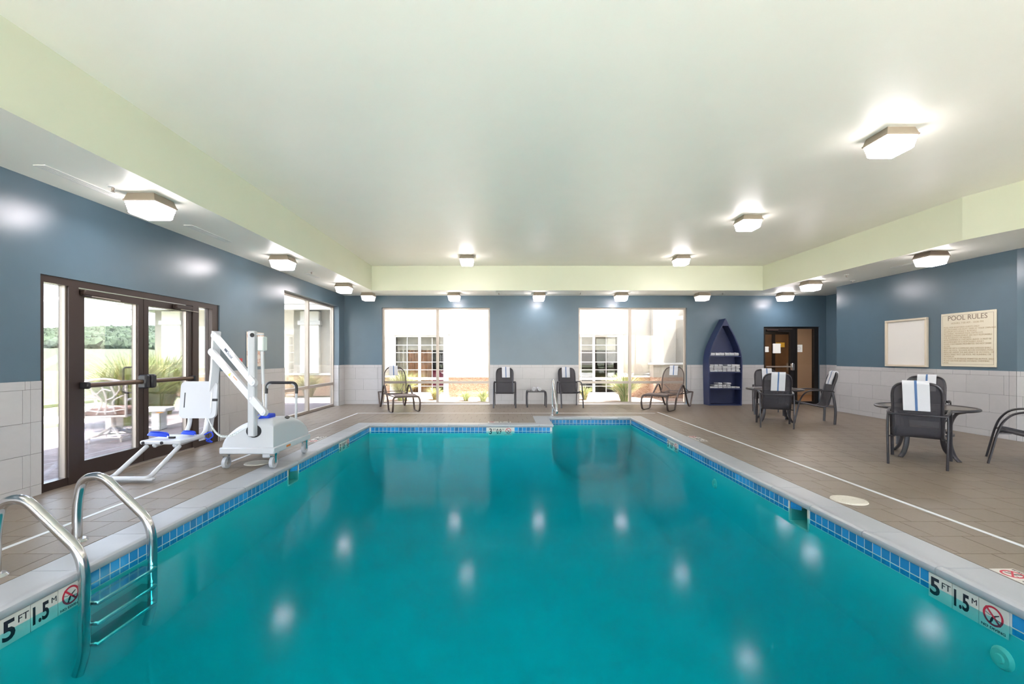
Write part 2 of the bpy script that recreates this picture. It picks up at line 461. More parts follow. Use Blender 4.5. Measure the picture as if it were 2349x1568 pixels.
# wainscot tiles: each tile a child of its wall
TILE = cube_mesh('tile', 'wall_tile')
ROWS = [(0.0, .115), (.115, .335), (.45, .335), (.785, .345), (1.13, .09)]
def wainscot(wall, p0, dirv, nrm, length, edge0=False, edge1=False, phase=0.0, z_top=None):
    """p0 start on the wall face, dirv along, nrm into the room"""
    p0 = Vector(p0); d = Vector(dirv).normalized(); n = Vector(nrm).normalized()
    rz = math.atan2(d.y, d.x)
    bk = MB(); bk.box(0, length, -.004, .004, 0, WAIN - .004)
    g = bk.build('grout_bed', 'wall_grout', wall, loc=p0 + n * .002); g.rotation_euler = (0, 0, rz)
    e = .115; a0 = e if edge0 else 0; a1 = length - (e if edge1 else 0)
    gap = .004; th = .010
    def put(u0, u1, z0, z1):
        if u1 - u0 < .012: return
        c = p0 + d * ((u0 + u1) / 2) + n * (.004 + th / 2)
        link('tile', TILE, wall, (c.x, c.y, (z0 + z1) / 2), (u1 - u0 - gap, th, z1 - z0 - gap), (0, 0, rz))
    if edge0:
        for (z, h) in ROWS: put(0, e, z, z + h)
    if edge1:
        for (z, h) in ROWS: put(length - e, length, z, z + h)
    for r, (z, h) in enumerate(ROWS):
        w = .34 if r == 4 else .67
        u = a0 - ((phase + (.335 if r % 2 else 0.09)) % w)
        while u < a1:
            put(max(u, a0), min(u + w, a1), z, z + h); u += w
wainscot(wall_left, (XL, YF, 0), (0, 1, 0), (1, 0, 0), 4.90 - YF, False, True)
wainscot(wall_left, (XL, 7.97, 0), (0, 1, 0), (1, 0, 0), 10.30 - 7.97, True, True, .2)
wainscot(wall_left, (XL, 13.68, 0), (0, 1, 0), (1, 0, 0), YB - 13.68, False, False)
wainscot(wall_left, (XL - .25, 13.68, 0), (1, 0, 0), (0, -1, 0), .245)
wainscot(wall_left, (XL - .25, 7.97, 0), (1, 0, 0), (0, -1, 0), .245)
wainscot(wall_left, (XL - .25, 10.30, 0), (1, 0, 0), (0, 1, 0), .245)
wainscot(wall_back, (XL + .015, YB, 0), (1, 0, 0), (0, -1, 0), -3.84 - XL - .015, False, True)
wainscot(wall_back, (-.49, YB, 0), (1, 0, 0), (0, -1, 0), 2.26 + .49, True, True, .1)
wainscot(wall_back, (5.62, YB, 0), (1, 0, 0), (0, -1, 0), 8.0 - 5.62, True, False, .3)
wainscot(wall_back, (9.73, YB, 0), (1, 0, 0), (0, -1, 0), XA - 9.73 - .015, False, False)
wainscot(wall_right, (XR, YR0, 0), (0, 1, 0), (-1, 0, 0), YR1 - YR0, True, False, .25)
wainscot(wall_right, (XA, YR1, 0), (0, 1, 0), (-1, 0, 0), YB - YR1 - .02, False, False)
dv = Vector((XR_F - XR, YF - YR0, 0)).normalized()
wainscot(wall_right, (XR + dv.x * 2.0, YR0 + dv.y * 2.0, 0), -dv, (dv.y, -dv.x, 0), 1.998, False, False)

# ------------------------------------------------------------------ ceiling
RX0, RY1, RXa, RXb, RYb = -3.82, 13.0, 7.33, 7.41, 7.4
RX_F = RXb + .257 * (RYb - YF)
mb = MB(); mb.box(XL - .26, XR_F + .3, YF - .25, YB + .26, ZC, ZC + .12)
tag(mb.build('ceiling', 'ceiling_paint'), 'pale green recessed ceiling above the pool', kind='structure')
mb = MB()
mb.prism([(XL, YF), (RX0, YF), (RX0, YB), (XL, YB)], ZS, ZC, 0, 1)
mb.prism([(RX0, RY1), (RXa, RY1), (XA, RY1), (XA, YB), (RX0, YB)], ZS, ZC, 0, 1)
mb.prism([(RXa, RY1), (RXb, RYb), (RX_F, YF), (XR_F, YF), (XR, YR0), (XR, YR1), (XA, YR1), (XA, RY1)], ZS, ZC, 0, 1)
tag(mb.build('ceiling_soffit', ['ceiling_paint', 'fascia_light_tint']), 'lower ceiling border running around the recess with face tinted for its greener light', kind='structure')

# ------------------------------------------------------------------ floor and deck tiles
deck = [(XL - .1, PL - CW, YF, YB), (PR + CW, XR_F, YF, YB), (PL - CW, PXS - CW, PYF + CW, YB), (PXS - CW, PR + CW, PYS + CW, YB), (PL - CW, PR + CW, YF, PY0 - CW)]
mb = MB()
for (a, b, c, d) in deck: mb.box(a, b, c, d, -.10, -.003)
mb.box(XL - .26, XL - .1, 4.9, 13.68, -.1, -.003); mb.box(7.9, 9.8, YB, YB + .3, -.1, -.003)
floor = tag(mb.build('floor', 'floor_grout'), 'beige square tiled pool deck laid in offset rows', kind='structure')
mats_deck = []
def room_x(y): return XR if y > YR0 else XR + .257 * (YR0 - y)
ts = .335; cand = []
yk0 = 3.755 - ts * 22
for r in range(60):
    y0 = yk0 + r * ts; y1 = y0 + ts
    if y1 < YF or y0 > YB: continue
    off = 3.528 + (ts / 3) * (r - 22)
    k0 = math.floor((XL - .1 - off) / ts)
    for k in range(k0, k0 + 60):
        x0 = off + k * ts; x1 = x0 + ts
        for (a, b, c, d) in deck:
            X0, X1, Y0, Y1 = max(x0, a), min(x1, b), max(y0, c), min(y1, d)
            lim = (XA if (Y0 + Y1) / 2 > YR1 else room_x((Y0 + Y1) / 2)) + .02
            X1 = min(X1, lim)
            if X1 - X0 < .02 or Y1 - Y0 < .02: continue
            cx, cy = (X0 + X1) / 2, (Y0 + Y1) / 2
            vis = cy > 2.0 and abs(cx * 1046 / cy) < 1215
            area = (X1 - X0) * (Y1 - Y0) / (max(cy, .3) ** 3)
            cand.append((area if vis else 0, X0, X1, Y0, Y1))
cand.sort(reverse=True)
FT = cube_mesh('deck_tile', 'floor_tile')
gp = .006
for (a, X0, X1, Y0, Y1) in cand[:300]:
    link('deck_tile', FT, floor, ((X0 + X1) / 2, (Y0 + Y1) / 2, -.005), (X1 - X0 - gp, Y1 - Y0 - gp, .01 + R.uniform(-.0006, .0006)))
mb = MB()
for (a, X0, X1, Y0, Y1) in cand[300:]:
    mb.box(X0 + gp / 2, X1 - gp / 2, Y0 + gp / 2, Y1 - gp / 2, -.01, 0.0)
tag(mb.build('deck_tile_field', 'floor_tile', floor), kind='stuff')
def drain(x0, x1, y0, y1):
    m = MB(); m.box(x0, x1, y0, y1, -.008, .003); m.build('drain_strip', 'white_pvc', floor)
drain(4.01, 4.05, YF + .2, 12.1); drain(-3.88, -3.84, YF + .2, 11.9); drain(-3.84, 3.9, 11.88, 11.92)

# ------------------------------------------------------------------ swimming pool
pool = tag(empty('swimming_pool', (0, 0, 0)), 'indoor swimming pool with white coping and blue waterline tiles', 'swimming pool')
OUT = [(PL, PY0), (PL, PYF), (PXS, PYF), (PXS, PYS), (PR, PYS), (PR, PY0)]
TURN = [1, 1, -1, 1, 1, 1]          # +1 : outward offsets lengthen at this corner
def depth_at(y): return -1.25 - (PYF - min(y, PYF)) * 0.055
# skimmer openings: segment index -> (y0,y1)
SK = {0: (6.18, 6.46), 4: (4.57, 4.85)}
mb = MB()
def wallquad(x0, y0, x1, y1, zt, zb0, zb1): mb.add([(x0, y0, zt), (x1, y1, zt), (x1, y1, zb1), (x0, y0, zb0)], [(0, 1, 2, 3)])
for i in range(6):
    a = OUT[i]; b = OUT[(i + 1) % 6]
    if i in SK:
        lo, hi = SK[i]; s = 1 if b[1] > a[1] else -1
        p = [a[1], lo, hi, b[1]] if s > 0 else [a[1], hi, lo, b[1]]
        wallquad(a[0], p[0], a[0], p[1], ZT, depth_at(p[0]), depth_at(p[1]))
        wallquad(a[0], p[1], a[0], p[2], -.26, depth_at(p[1]), depth_at(p[2]))
        wallquad(a[0], p[2], a[0], p[3], ZT, depth_at(p[2]), depth_at(p[3]))
    else:
        wallquad(a[0], a[1], b[0], b[1], ZT, depth_at(a[1]), depth_at(b[1]))
# floor surface with a wide rounded cove up the walls
def wall_dist(x, y):
    d = min(x - PL, PR - x, y - PY0)
    if x <= PXS: d = min(d, PYF - y)
    else:
        d = min(d, PYS - y)
        if y < PYF: d = min(d, math.hypot(x - PXS, PYF - y))
        else: d = min(d, x - PXS)
    return max(0, d)
def spaced(a, b):
    L = b - a; t = [0, .01, .03, .06, .1, .16, .24, .34, .46, .6, .78]
    t = [q for q in t if q < L / 2 - .05]; n = max(1, int((L - 2 * t[-1]) / .35))
    return [a + q for q in t] + [a + t[-1] + (L - 2 * t[-1]) * k / n for k in range(1, n)] + [b - q for q in t[::-1]]
gx = spaced(PL, PXS)[:-1] + spaced(PXS, PR); gy = spaced(PY0, PYF)[:-1] + spaced(PYF, PYS); RC = .75
fm = MB(); vs = []; fs = []
for x in gx:
    for y in gy:
        d = wall_dist(x, y); z = depth_at(y) + ((RC - math.sqrt(max(0, RC * RC - (RC - d) ** 2))) if d < RC else 0)
        vs.append((x, y, z))
ny_ = len(gy)
for i in range(len(gx) - 1):
    for j in range(ny_ - 1):
        if (gx[i] + gx[i + 1]) / 2 < PXS and (gy[j] + gy[j + 1]) / 2 > PYF: continue
        fs.append((i * ny_ + j, (i + 1) * ny_ + j, (i + 1) * ny_ + j + 1, i * ny_ + j + 1))
fm.add(vs, fs); bf = fm.build('basin_floor', 'pool_plaster', pool); bf.data.shade_smooth()
mb.build('basin_walls', 'pool_plaster', pool)
# skimmer throats
for i, (lo, hi) in SK.items():
    x = OUT[i][0]; sg = -1 if x < 0 else 1
    m = MB(); X0, X1 = (x - .30, x + .008) if sg < 0 else (x - .008, x + .30)
    m.box(X0, X1, lo - .02, lo, -.27, ZT); m.box(X0, X1, hi, hi + .02, -.27, ZT)
    m.box(X0, X1, lo, hi, -.28, -.26); xb = x + sg * .30
    m.box(min(xb, xb + sg * .02), max(xb, xb + sg * .02), lo - .02, hi + .02, -.28, ZT)
    m.build('skimmer_throat', 'skimmer_plastic', pool)
    # blue jamb tile set at an angle at the far side
    jy = hi
    m = MB(); m.prism([(x - sg * .002, jy + .002), (x + sg * .07, jy - .075), (x + sg * .075, jy - .068), (x + sg * .006, jy + .006)], -.135, -.055)
    m.build('jamb_tile', 'pool_tile', pool)
# water line tiles
PT = cube_mesh('waterline_tile', 'pool_tile')
MARK = {0: [(2.645, 3.165), (8.05, 8.57)], 1: [(-.375, .145)], 4: [(8.0, 8.52), (2.735, 3.255)]}
bed = MB(); low = MB(); ntile = 0
for i in (0, 1, 2, 3, 4):
    a = Vector(OUT[i]); b = Vector(OUT[i + 1]); d = (b - a); L = d.length; d.normalize(); nin = Vector((d.y, -d.x))   # into pool
    rz = math.atan2(d.y, d.x)
    coord = (lambda s: (a + d * s).y) if i != 1 and i != 3 else (lambda s: (a + d * s).x)
    skip = list(MARK.get(i, [])) + ([SK[i]] if i in SK else [])
    n = int(L / TP); s0 = (L - n * TP) / 2
    for k in range(n):
        s = s0 + (k + .5) * TP; c = coord(s)
        if any(lo - (.012 if (lo, hi) not in SK.values() else .035) < c < hi + (.012 if (lo, hi) not in SK.values() else .035) for lo, hi in skip): continue
        p = a + d * s + nin * .0035
        if coord(s) > 1.6 or i in (1, 3):
            link('waterline_tile', PT, pool, (p.x, p.y, ZT - .003 - .041), (.0775, .006, .0785), (0, 0, rz))
            ntile += 1
        q = a + d * s + nin * .011
        lo_c = [a + d * (s - .0388) + nin * t for t in (0, .0065)]; hi_c = [a + d * (s + .0388) + nin * t for t in (0, .0065)]
        low.prism([lo_c[0], hi_c[0], hi_c[1], lo_c[1]], ZT - .128, ZT - .092)
    segs = [(0, L)]
    if i in SK:
        t0, t1 = SK[i]
        f = [(t0 - a.y) / d.y, (t1 - a.y) / d.y]; f.sort(); segs = [(0, f[0]), (f[1], L)]
    for (u, v) in segs:
        P = [a + d * u, a + d * v, a + d * v + nin * .005, a + d * u + nin * .005]
        bed.prism(P, ZT - .134, ZT - .0005)
bed.build('tile_grout_band', 'pool_grout', pool)
tag(low.build('submerged_tile_row', 'pool_tile', pool), kind='stuff')
# coping stones with rounded raised nose; u = distance outward from tile line
PROF = [(-.03, -.030), (-.034, -.012), (-.028, .004), (-.012, .012), (.008, .013), (.03, .008), (.06, .003), (.12, .001), (CW - .004, 0.0), (CW - .004, -.05), (-.018, -.05), (-.026, -.042)]
def coping_piece(i, s0, s1, k0, k1):
    a = Vector(OUT[i]); b = Vector(OUT[(i + 1) % 6]); d = (b - a).normalized(); nout = Vector((-d.y, d.x))
    vs = []
    for (s, k) in ((s0, k0), (s1, k1)):
        for (u, z) in PROF:
            q = a + d * (s + k * u) + nout * u; vs.append((q.x, q.y, z))
    n = len(PROF); c = a + d * ((s0 + s1) / 2)
    m = MB(); m.add(vs, [tuple(range(n)), tuple(range(n, 2 * n))[::-1]] + [(j, n + j, n + (j + 1) % n, (j + 1) % n) for j in range(n)])
    m.build('coping_stone', 'coping', pool, smooth=True)
PH = {0: (3.146 - PY0), 4: (PYS - 3.185)}
for i in range(6):
    a = Vector(OUT[i]); b = Vector(OUT[(i + 1) % 6]); L = (b - a).length
    k0, k1 = -TURN[i], TURN[(i + 1) % 6]
    ph = PH.get(i, .4) % .655
    cuts = [0] + [ph + .655 * j for j in range(40) if .12 < ph + .655 * j < L - .12] + [L]
    for j in range(len(cuts) - 1):
        e0 = k0 if j == 0 else 0; e1 = k1 if j == len(cuts) - 2 else 0
        coping_piece(i, cuts[j] + .0028 * (e0 == 0), cuts[j + 1] - .0028 * (e1 == 0), e0, e1)
m = MB()
def offs(u):
    return [(PL - u, PY0 - u), (PL - u, PYF + u), (PXS - u, PYF + u), (PXS - u, PYS + u), (PR + u, PYS + u), (PR + u, PY0 - u)]
o_, i_ = offs(CW - .012), offs(.012)
m.add([(x, y, -.004) for x, y in o_] + [(x, y, -.004) for x, y in i_], [(j, (j + 1) % 6, 6 + (j + 1) % 6, 6 + j) for j in range(6)])
m.add([(x, y, -.06) for x, y in o_] + [(x, y, -.06) for x, y in i_], [(j, (j + 1) % 6, 6 + (j + 1) % 6, 6 + j) for j in range(6)])
m.build('coping_bed', 'coping_grout', pool)

# depth markers
TX = {}
def txt(body, size, m='marker_black', align='CENTER', bold=0.0, xs=1.0):
    k = (body, size, m, align, bold, xs)
    if k not in TX: TX[k] = text_mesh(body, size, m, .0008, align, bold, xs)
    return TX[k]
MK = .172
MKM = MB().box(-MK / 2 + .002, MK / 2 - .002, -MK / 2 + .002, MK / 2 - .002, -.005, .0).mesh('depth_marker', 'marker_tile')
ringm = MB(); ringm.ring((0, .012), .048, .06, 0, .0012, 32)
sl = MB(); sl.prism([(-.047, .052), (-.039, .060), (.047, -.028), (.039, -.036)], 0, .0014)
ringm.add(sl.v, sl.f); RING = ringm.mesh('no_diving_ring', 'marker_red')
dm = MB()
dm.tube([(-.012, -.022, .0004), (-.004, .0, .0004), (.012, .016, .0004), (.034, .03, .0004)], [.008, .007, .005, .003], 6, flat=None)
dm.tube([(-.02, -.034, .0004), (-.012, -.024, .0004)], .006, 6); dm.tube([(-.03, -.03, .0004), (-.01, -.034, .0004)], .0025, 6)
dm.tube([(-.046, .02, .0004), (-.02, .012, .0004), (-.01, .016, .0004)], .0015, 5); dm.tube([(.0, .004, .0004), (.024, -.002, .0004), (.045, -.004, .0004)], .0015, 5)
dm.v = [(x, y, min(z, .0008)) for x, y, z in dm.v]
DIVER = dm.mesh('diver_figure', 'marker_black')
def marker(parent, M, kind):
    o = link('depth_marker', MKM, parent); o.matrix_local = M
    def L(name, me, x, y): link(name, me, o, (x, y, .0006))
    if kind == 'nd':
        L('no_diving_ring', RING, 0, 0); L('diver_figure', DIVER, 0, 0); L('lettering', txt('NO DIVING', .022, xs=1.25), 0, -.066)
    elif kind == '5ft':
        L('lettering', txt('5', .165, bold=.004), -.036, -.004); L('lettering', txt('FT', .062), .044, .034)
    elif kind == '15m':
        L('lettering', txt('1.5', .15, bold=.004, xs=.66), -.030, -.004); L('lettering', txt('M', .05), .060, .038)
    elif kind == '3ft':
        L('lettering', txt('3', .165, bold=.003, xs=.85), -.036, -.004); L('lettering', txt('FT', .062), .044, .034)
    elif kind == '09m':
        L('lettering', txt('0.9', .15, bold=.003, xs=.60), -.030, -.004); L('lettering', txt('M', .05), .060, .038)
zc = ZT - .089
for (y0, ks) in ((2.645, ('5ft', '15m', 'nd')), (8.05, ('3ft', '09m', 'nd'))):
    for j, k in enumerate(ks):     # wall on the entrance side, read left to right along +y
        marker(pool, frame_mat((0, 1, 0), (0, 0, 1), (PL + .013, y0 + .0867 + .1733 * j, zc)), k)
for (y1, ks) in ((8.52, ('3ft', '09m', 'nd')), (3.255, ('5ft', '15m', 'nd'))):
    for j, k in enumerate(ks):
        marker(pool, frame_mat((0, -1, 0), (0, 0, 1), (PR - .013, y1 - .0867 - .1733 * j, zc)), k)
for j, k in enumerate(('3ft', '09m', 'nd')):
    marker(pool, frame_mat((1, 0, 0), (0, 0, 1), (-.375 + .0867 + .1733 * j, PYF - .013, zc)), k)
# the same marks set flat in the deck beside the coping
for j, k in enumerate(('5ft', '15m', 'nd')):
    marker(floor, frame_mat((0, 1, 0), (-1, 0, 0), (PR + CW + .09, 2.66 + .0867 + .1733 * j, .0025)), k)
for j, k in enumerate(('3ft', '09m', 'nd')):
    marker(floor, frame_mat((0, 1, 0), (-1, 0, 0), (PR + CW + .09, 7.95 + .0867 + .1733 * j, .0025)), k)
    marker(floor, frame_mat((0, -1, 0), (1, 0, 0), (PL - CW - .09, 8.4 - .0867 - .1733 * j, .0025)), k)
    marker(floor, frame_mat((-1, 0, 0), (0, -1, 0), (.12 - .0867 - .1733 * j, PYF + CW + .09, .0025)), k)
for j, k in enumerate(('5ft', '15m', 'nd')):
    marker(floor, frame_mat((0, -1, 0), (1, 0, 0), (PL - CW - .09, 2.3 - .0867 - .1733 * j, .0025)), k)
# skimmer lids, return fittings
def lid(x, y, label):
    m = MB(); m.disc((0, 0), .165, -.006, .006, 36, r2=.160); o = m.build('skimmer_lid', 'skimmer_plastic', None, loc=(x, y, .001))
    m = MB(); m.ring((0, 0), .128, .134, .006, .008, 36); m.build('rim', 'skimmer_plastic', o)
    m = MB()
    for t in (-.05, .05): m.box(t - .018, t + .018, -.006, .006, .006, .009)
    m.build('finger_grip', 'skimmer_plastic', o)
    tag(o, label, 'skimmer lid')
lid(PR + CW + .17, 4.69, 'round cream skimmer lid beside the coping near the drain strip')
lid(PL - CW - .17, 6.33, 'round cream skimmer lid under the white pool lift')
for (y, z) in ((2.78, -.36), (6.6, -.36)):
    m = MB(); m.tube([(PR, y, z), (PR - .02, y, z)], [.07, .055], 20); m.tube([(PR - .02, y, z), (PR - .03, y, z)], [.03, .025], 14)
    m.build('return_fitting', 'skimmer_plastic', pool, smooth=True)

# water
m = MB(); e = .012; zb = -2.1
ox = offs(e)
poly = [ox[0], (PL - e, SK[0][0] + .0), (PL - .29, SK[0][0]), (PL - .29, SK[0][1]), (PL - e, SK[0][1]), ox[1], ox[2], ox[3], ox[4],
        (PR + e, SK[4][1]), (PR + .29, SK[4][1]), (PR + .29, SK[4][0]), (PR + e, SK[4][0]), ox[5]]
m.prism(poly, zb, ZW)
tag(m.build('pool_water', 'water'), 'clear teal pool water with a calm surface', 'water', kind='stuff')

# ------------------------------------------------------------------ windows
def window(n, axis, c, u0, u1, z0, z1, mul, tr, label, fr=.05):
    """axis 'x': window spans x at y=c ; axis 'y': spans y at x=c"""
    w = tag(empty('window_%d' % n, ((u0 + u1) / 2, c, 0) if axis == 'x' else (c, (u0 + u1) / 2, 0)), label, kind='structure')
    off = w.location.copy()
    def part(name, a, b, za, zb_, dep, m):
        q = MB()
        if axis == 'x': q.box(a, b, c - dep, c + dep, za, zb_)
        else: q.box(c - dep, c + dep, a, b, za, zb_)
        return q.build(name, m, w, off=off)
    f = 'champagne'
    part('jamb', u0, u0 + fr, z0, z1, .045, f); part('jamb', u1 - fr, u1, z0, z1, .045, f)
    part('head', u0 + fr, u1 - fr, z1 - fr, z1, .045, f); part('sill', u0 + fr, u1 - fr, z0, z0 + .06, .045, f)
    for k in mul: part('mullion', k - .038, k + .038, z0 + .06, z1 - fr, .05, f)
    es = [u0 + fr] + [x for k in mul for x in (k - .038, k + .038)] + [u1 - fr]
    for a, b in zip(es[0::2], es[1::2]):
        part('transom', a, b, tr - .037, tr + .037, .044, f)
        part('pane', a, b, z0 + .06, tr - .037, .004, 'glass'); part('pane', a, b, tr + .037, z1 - fr, .004, 'glass')
    return w
window(1, 'y', XL - .20, 10.30, 13.68, .0, 2.98, [11.93], .67, 'tall four-pane window in the wall beside the pool lift')
window(2, 'x', YB + .13, -3.84, -.49, .0, 2.99, [-2.13], .67, 'tall far window behind the lounger with orange curtains beyond')
window(3, 'x', YB + .13, 2.26, 5.62, .0, 2.99, [3.88], .67, 'tall far window beside the navy boat shelf')
window(4, 'x', YF - .13, -4.6, .4, .0, 2.98, [-2.1], .67, 'unseen tall window added behind the pool for fill daylight, entrance side')  # this and the next two are unseen, added wide to let fill daylight in
window(5, 'x', YF - .13, 1.2, 6.2, .0, 2.98, [3.7], .67, 'unseen tall window added behind the pool for fill daylight, middle of the wall')
window(6, 'x', YF - .13, 7.0, 11.0, .0, 2.98, [9.0], .67, 'unseen tall window added behind the near seating corner for fill daylight')

# ------------------------------------------------------------------ entrance doors (left wall)
door1 = tag(empty('door_1', (XL - .08, 6.4, 0)), 'dark bronze glass double doors with push bars and narrow sidelights', kind='structure')
DX = XL - .08; dof = (DX, 6.4, 0)
def dpart(name, y0, y1, z0, z1, m, d=.045, par=None, x=DX):
    q = MB(); q.box(x - d, x + d, y0, y1, z0, z1); return q.build(name, m, par or door1, off=dof)
dpart('frame_jamb', 4.90, 4.955, 0, 2.37, 'bronze', .06); dpart('frame_jamb', 7.80, 7.97, 0, 2.37, 'bronze', .06)
dpart('frame_head', 4.955, 7.80, 2.29, 2.37, 'bronze', .06)
dpart('frame_mullion', 5.24, 5.36, 0, 2.29, 'bronze', .06); dpart('frame_mullion', 7.32, 7.46, 0, 2.29, 'bronze', .06)
dpart('glazing_stop', 5.222, 5.24, .09, 2.29, 'champagne', .03)  # stop made pale to carry the highlight along the mullion
dpart('threshold', 5.36, 7.32, 0, .02, 'champagne', .08)
for (a, b) in ((4.955, 5.24), (7.46, 7.80)):
    dpart('sidelight_rail', a, b, 0, .09, 'bronze', .05); dpart('pane', a, b, .09, 2.29, 'glass', .004)
for (a, b, s) in ((5.365, 6.335, 1), (6.345, 7.315, -1)):
    leaf = dpart('door_leaf', a, a + .085, .025, 2.28, 'bronze')
    dpart('stile', b - .085, b, .025, 2.28, 'bronze', par=leaf)
    dpart('bottom_rail', a + .085, b - .085, .025, .235, 'bronze', par=leaf); dpart('top_rail', a + .085, b - .085, 2.19, 2.28, 'bronze', par=leaf)
    dpart('pane', a + .085, b - .085, .235, 2.19, 'glass', .004, par=leaf)
    # bright inner stops on the glass edge
    dpart('glazing_stop', b - .097, b - .085, .235, 2.19, 'champagne', .02, par=leaf)
    # push bar
    q = MB(); q.tube([(DX + .10, a + .03, 1.135), (DX + .10, b - .03, 1.135)], .03, 14); q.build('push_bar', 'bronze_bar', leaf, True, dof)
    ya = b - .055 if s > 0 else a + .055
    q = MB(); q.bbox(DX + .04, DX + .16, ya - .045, ya + .045, 1.04, 1.23, .02); q.build('latch_case', 'black_plastic', leaf, True, dof)
    yb = a + .045 if s > 0 else b - .045
    q = MB(); q.bbox(DX + .04, DX + .145, yb - .025, yb + .025, 1.095, 1.175, .012); q.build('bar_end', 'black_plastic', leaf, True, dof)
    # outside pull
    yp = b - .13 if s > 0 else a + .13
    q = MB(); q.tube(fillet([(DX - .05, yp + .07 * s, 1.33), (DX - .12, yp + .0, 1.33), (DX - .12, yp, .98), (DX - .05, yp + .07 * s, .98)], .04), .012, 10)
    q.build('pull_handle', 'bronze', leaf, True, dof)
    # closer
    yc0 = a + .02 if s > 0 else b - .42
    q = MB(); q.bbox(DX + .045, DX + .11, yc0, yc0 + .36, 2.205, 2.27, .01); q.build('closer_body', 'bronze', leaf, True, dof)
    q = MB(); q.tube([(DX + .10, yc0 + .1, 2.20), (DX + .18, yc0 + .30, 2.185), (DX + .06, yc0 + .55, 2.20)], .008, 6); q.build('closer_arm', 'champagne', leaf, True, dof)

# ------------------------------------------------------------------ hallway door (far wall) and hallway behind
door2 = tag(empty('door_2', (8.86, YB + .1, 0)), 'black framed glass door with sidelight to a tan hallway', kind='structure')
hof = (8.86, YB + .1, 0); HY = YB + .1
def hpart(name, x0, x1, z0, z1, m, d=.045, par=None, y=HY):
    q = MB(); q.box(x0, x1, y - d, y + d, z0, z1); return q.build(name, m, par or door2, off=hof)
hpart('frame_jamb', 8.0, 8.04, 0, 2.40, 'dark_frame', .06); hpart('frame_jamb', 9.60, 9.73, 0, 2.40, 'dark_frame', .06)
hpart('frame_head', 8.04, 9.60, 2.34, 2.40, 'dark_frame', .06); hpart('frame_mullion', 8.98, 9.07, 0, 2.34, 'dark_frame', .06)
hpart('pane', 9.07, 9.60, .08, 2.34, 'hall_glass', .004); hpart('sidelight_rail', 9.07, 9.60, 0, .08, 'dark_frame', .05)
lf = hpart('door_leaf', 8.045, 8.075, .02, 2.33, 'dark_frame'); hpart('stile', 8.86, 8.975, .02, 2.33, 'dark_frame', par=lf)
hpart('bottom_rail', 8.075, 8.86, .02, .23, 'dark_frame', par=lf); hpart('top_rail', 8.075, 8.86, 2.24, 2.33, 'dark_frame', par=lf)
hpart('pane', 8.075, 8.86, .23, 2.24, 'hall_glass', .004, par=lf)
q = MB(); q.tube([(8.08, HY - .09, 1.16), (8.88, HY - .09, 1.16)], .022, 12); q.build('push_bar', 'champagne', lf, True, hof)
q = MB(); q.bbox(8.86, 8.95, HY - .14, HY - .04, 1.04, 1.27, .015); q.build('latch_case', 'steel', lf, True, hof)
q = MB(); q.bbox(8.10, 8.45, HY - .11, HY - .045, 2.27, 2.33, .01); q.build('closer_body', 'bronze', lf, True, hof)
def notice(x, z, w, h, label, ring=False):
    q = MB(); q.box(-w / 2, w / 2, -.001, .001, -h / 2, h / 2); o = q.build('paper_notice', 'paper', loc=(x, HY - .007, z))
    tag(o, label, 'paper')
    if ring:
        q = MB()
        q.tube([(.05 * math.cos(t * .5236), -.0015, .05 * math.sin(t * .5236)) for t in range(12)], .003, 4, closed=True); q.build('printed_circle', 'vent_dark', o)
    else:
        for sx in (-1, 1):
            for sz in (-1, 1):
                q = MB(); q.box(sx * (w / 2) - .012, sx * (w / 2) + .012, -.0025, -.001, sz * (h / 2 - .03) - .01, sz * (h / 2 - .03) + .01); q.build('tape', 'white_pvc', o)
notice(8.14, 1.70, .13, .17, 'small blank white paper by the hinge of the hallway door')
notice(8.46, 1.73, .24, .30, 'larger white paper taped in the middle of hallway door glass')
notice(9.15, 1.73, .22, .23, 'white paper with printed circle on the hallway sidelight', True)
# hallway shell
HX0, HX1, HY0, HY1 = 7.38, 12.6, YB + .26, 17.6
m = MB(); m.box(HX0, HX1, HY0, HY1, -.05, 0.001); tag(m.build('floor_hall', 'hall_floor'), kind='structure')
m = MB(); m.box(HX0, HX0 + .1, HY0, HY1, 0, 2.8); m.box(HX1 - .1, HX1, HY0, HY1, 0, 2.8); m.box(HX0, HX1, HY1, HY1 + .1, 0, 2.8)
m.box(XA + .26, HX1, HY0 - .1, HY0, 0, 2.8)
tag(m.build('wall_hall', 'hall_wall'), kind='structure')
m = MB(); m.box(HX0, HX1, HY0, HY1, 2.8, 2.9); tag(m.build('ceiling_hall', 'hall_wall'), kind='structure')
m = MB(); m.box(-.35, .35, -.2, .2, -.03, 0); o = m.build('hall_fill_lamp', 'hall_fill_glow', loc=(10.2, 16.0, 2.8)); tag(o, 'unseen glowing panel added on the hallway ceiling to light it', 'lamp')  # out of view, added to light the hallway
d3 = tag(empty('door_3', (10.45, HY1, 0)), 'dark framed glazed wooden door at the end of the hallway', kind='structure')
def h3(name, x0, x1, z0, z1, m, y0=-.06, y1=-.005):
    q = MB(); q.box(x0, x1, y0, y1, z0, z1); return q.build(name, m, d3)
h3('frame_jamb', -.72, -.60, 0, 2.45, 'dark_frame'); h3('frame_jamb', .62, .76, 0, 2.45, 'dark_frame'); h3('frame_head', -.60, .62, 2.33, 2.45, 'dark_frame')
h3('mullion', -.20, -.08, 0, 2.33, 'dark_frame'); h3('panel', -.60, -.20, 0, 2.33, 'hall_wood', -.03); h3('panel', -.08, .62, 0, 2.33, 'hall_wood', -.03)
m = MB(); m.box(-.17, .17, -.01, 0, -.09, .09); o = m.build('hall_sign', 'yellow_sign', loc=(10.55, HY1 - .07, 1.92)); tag(o, 'small yellow sign seen through the hallway door glass', 'sign')

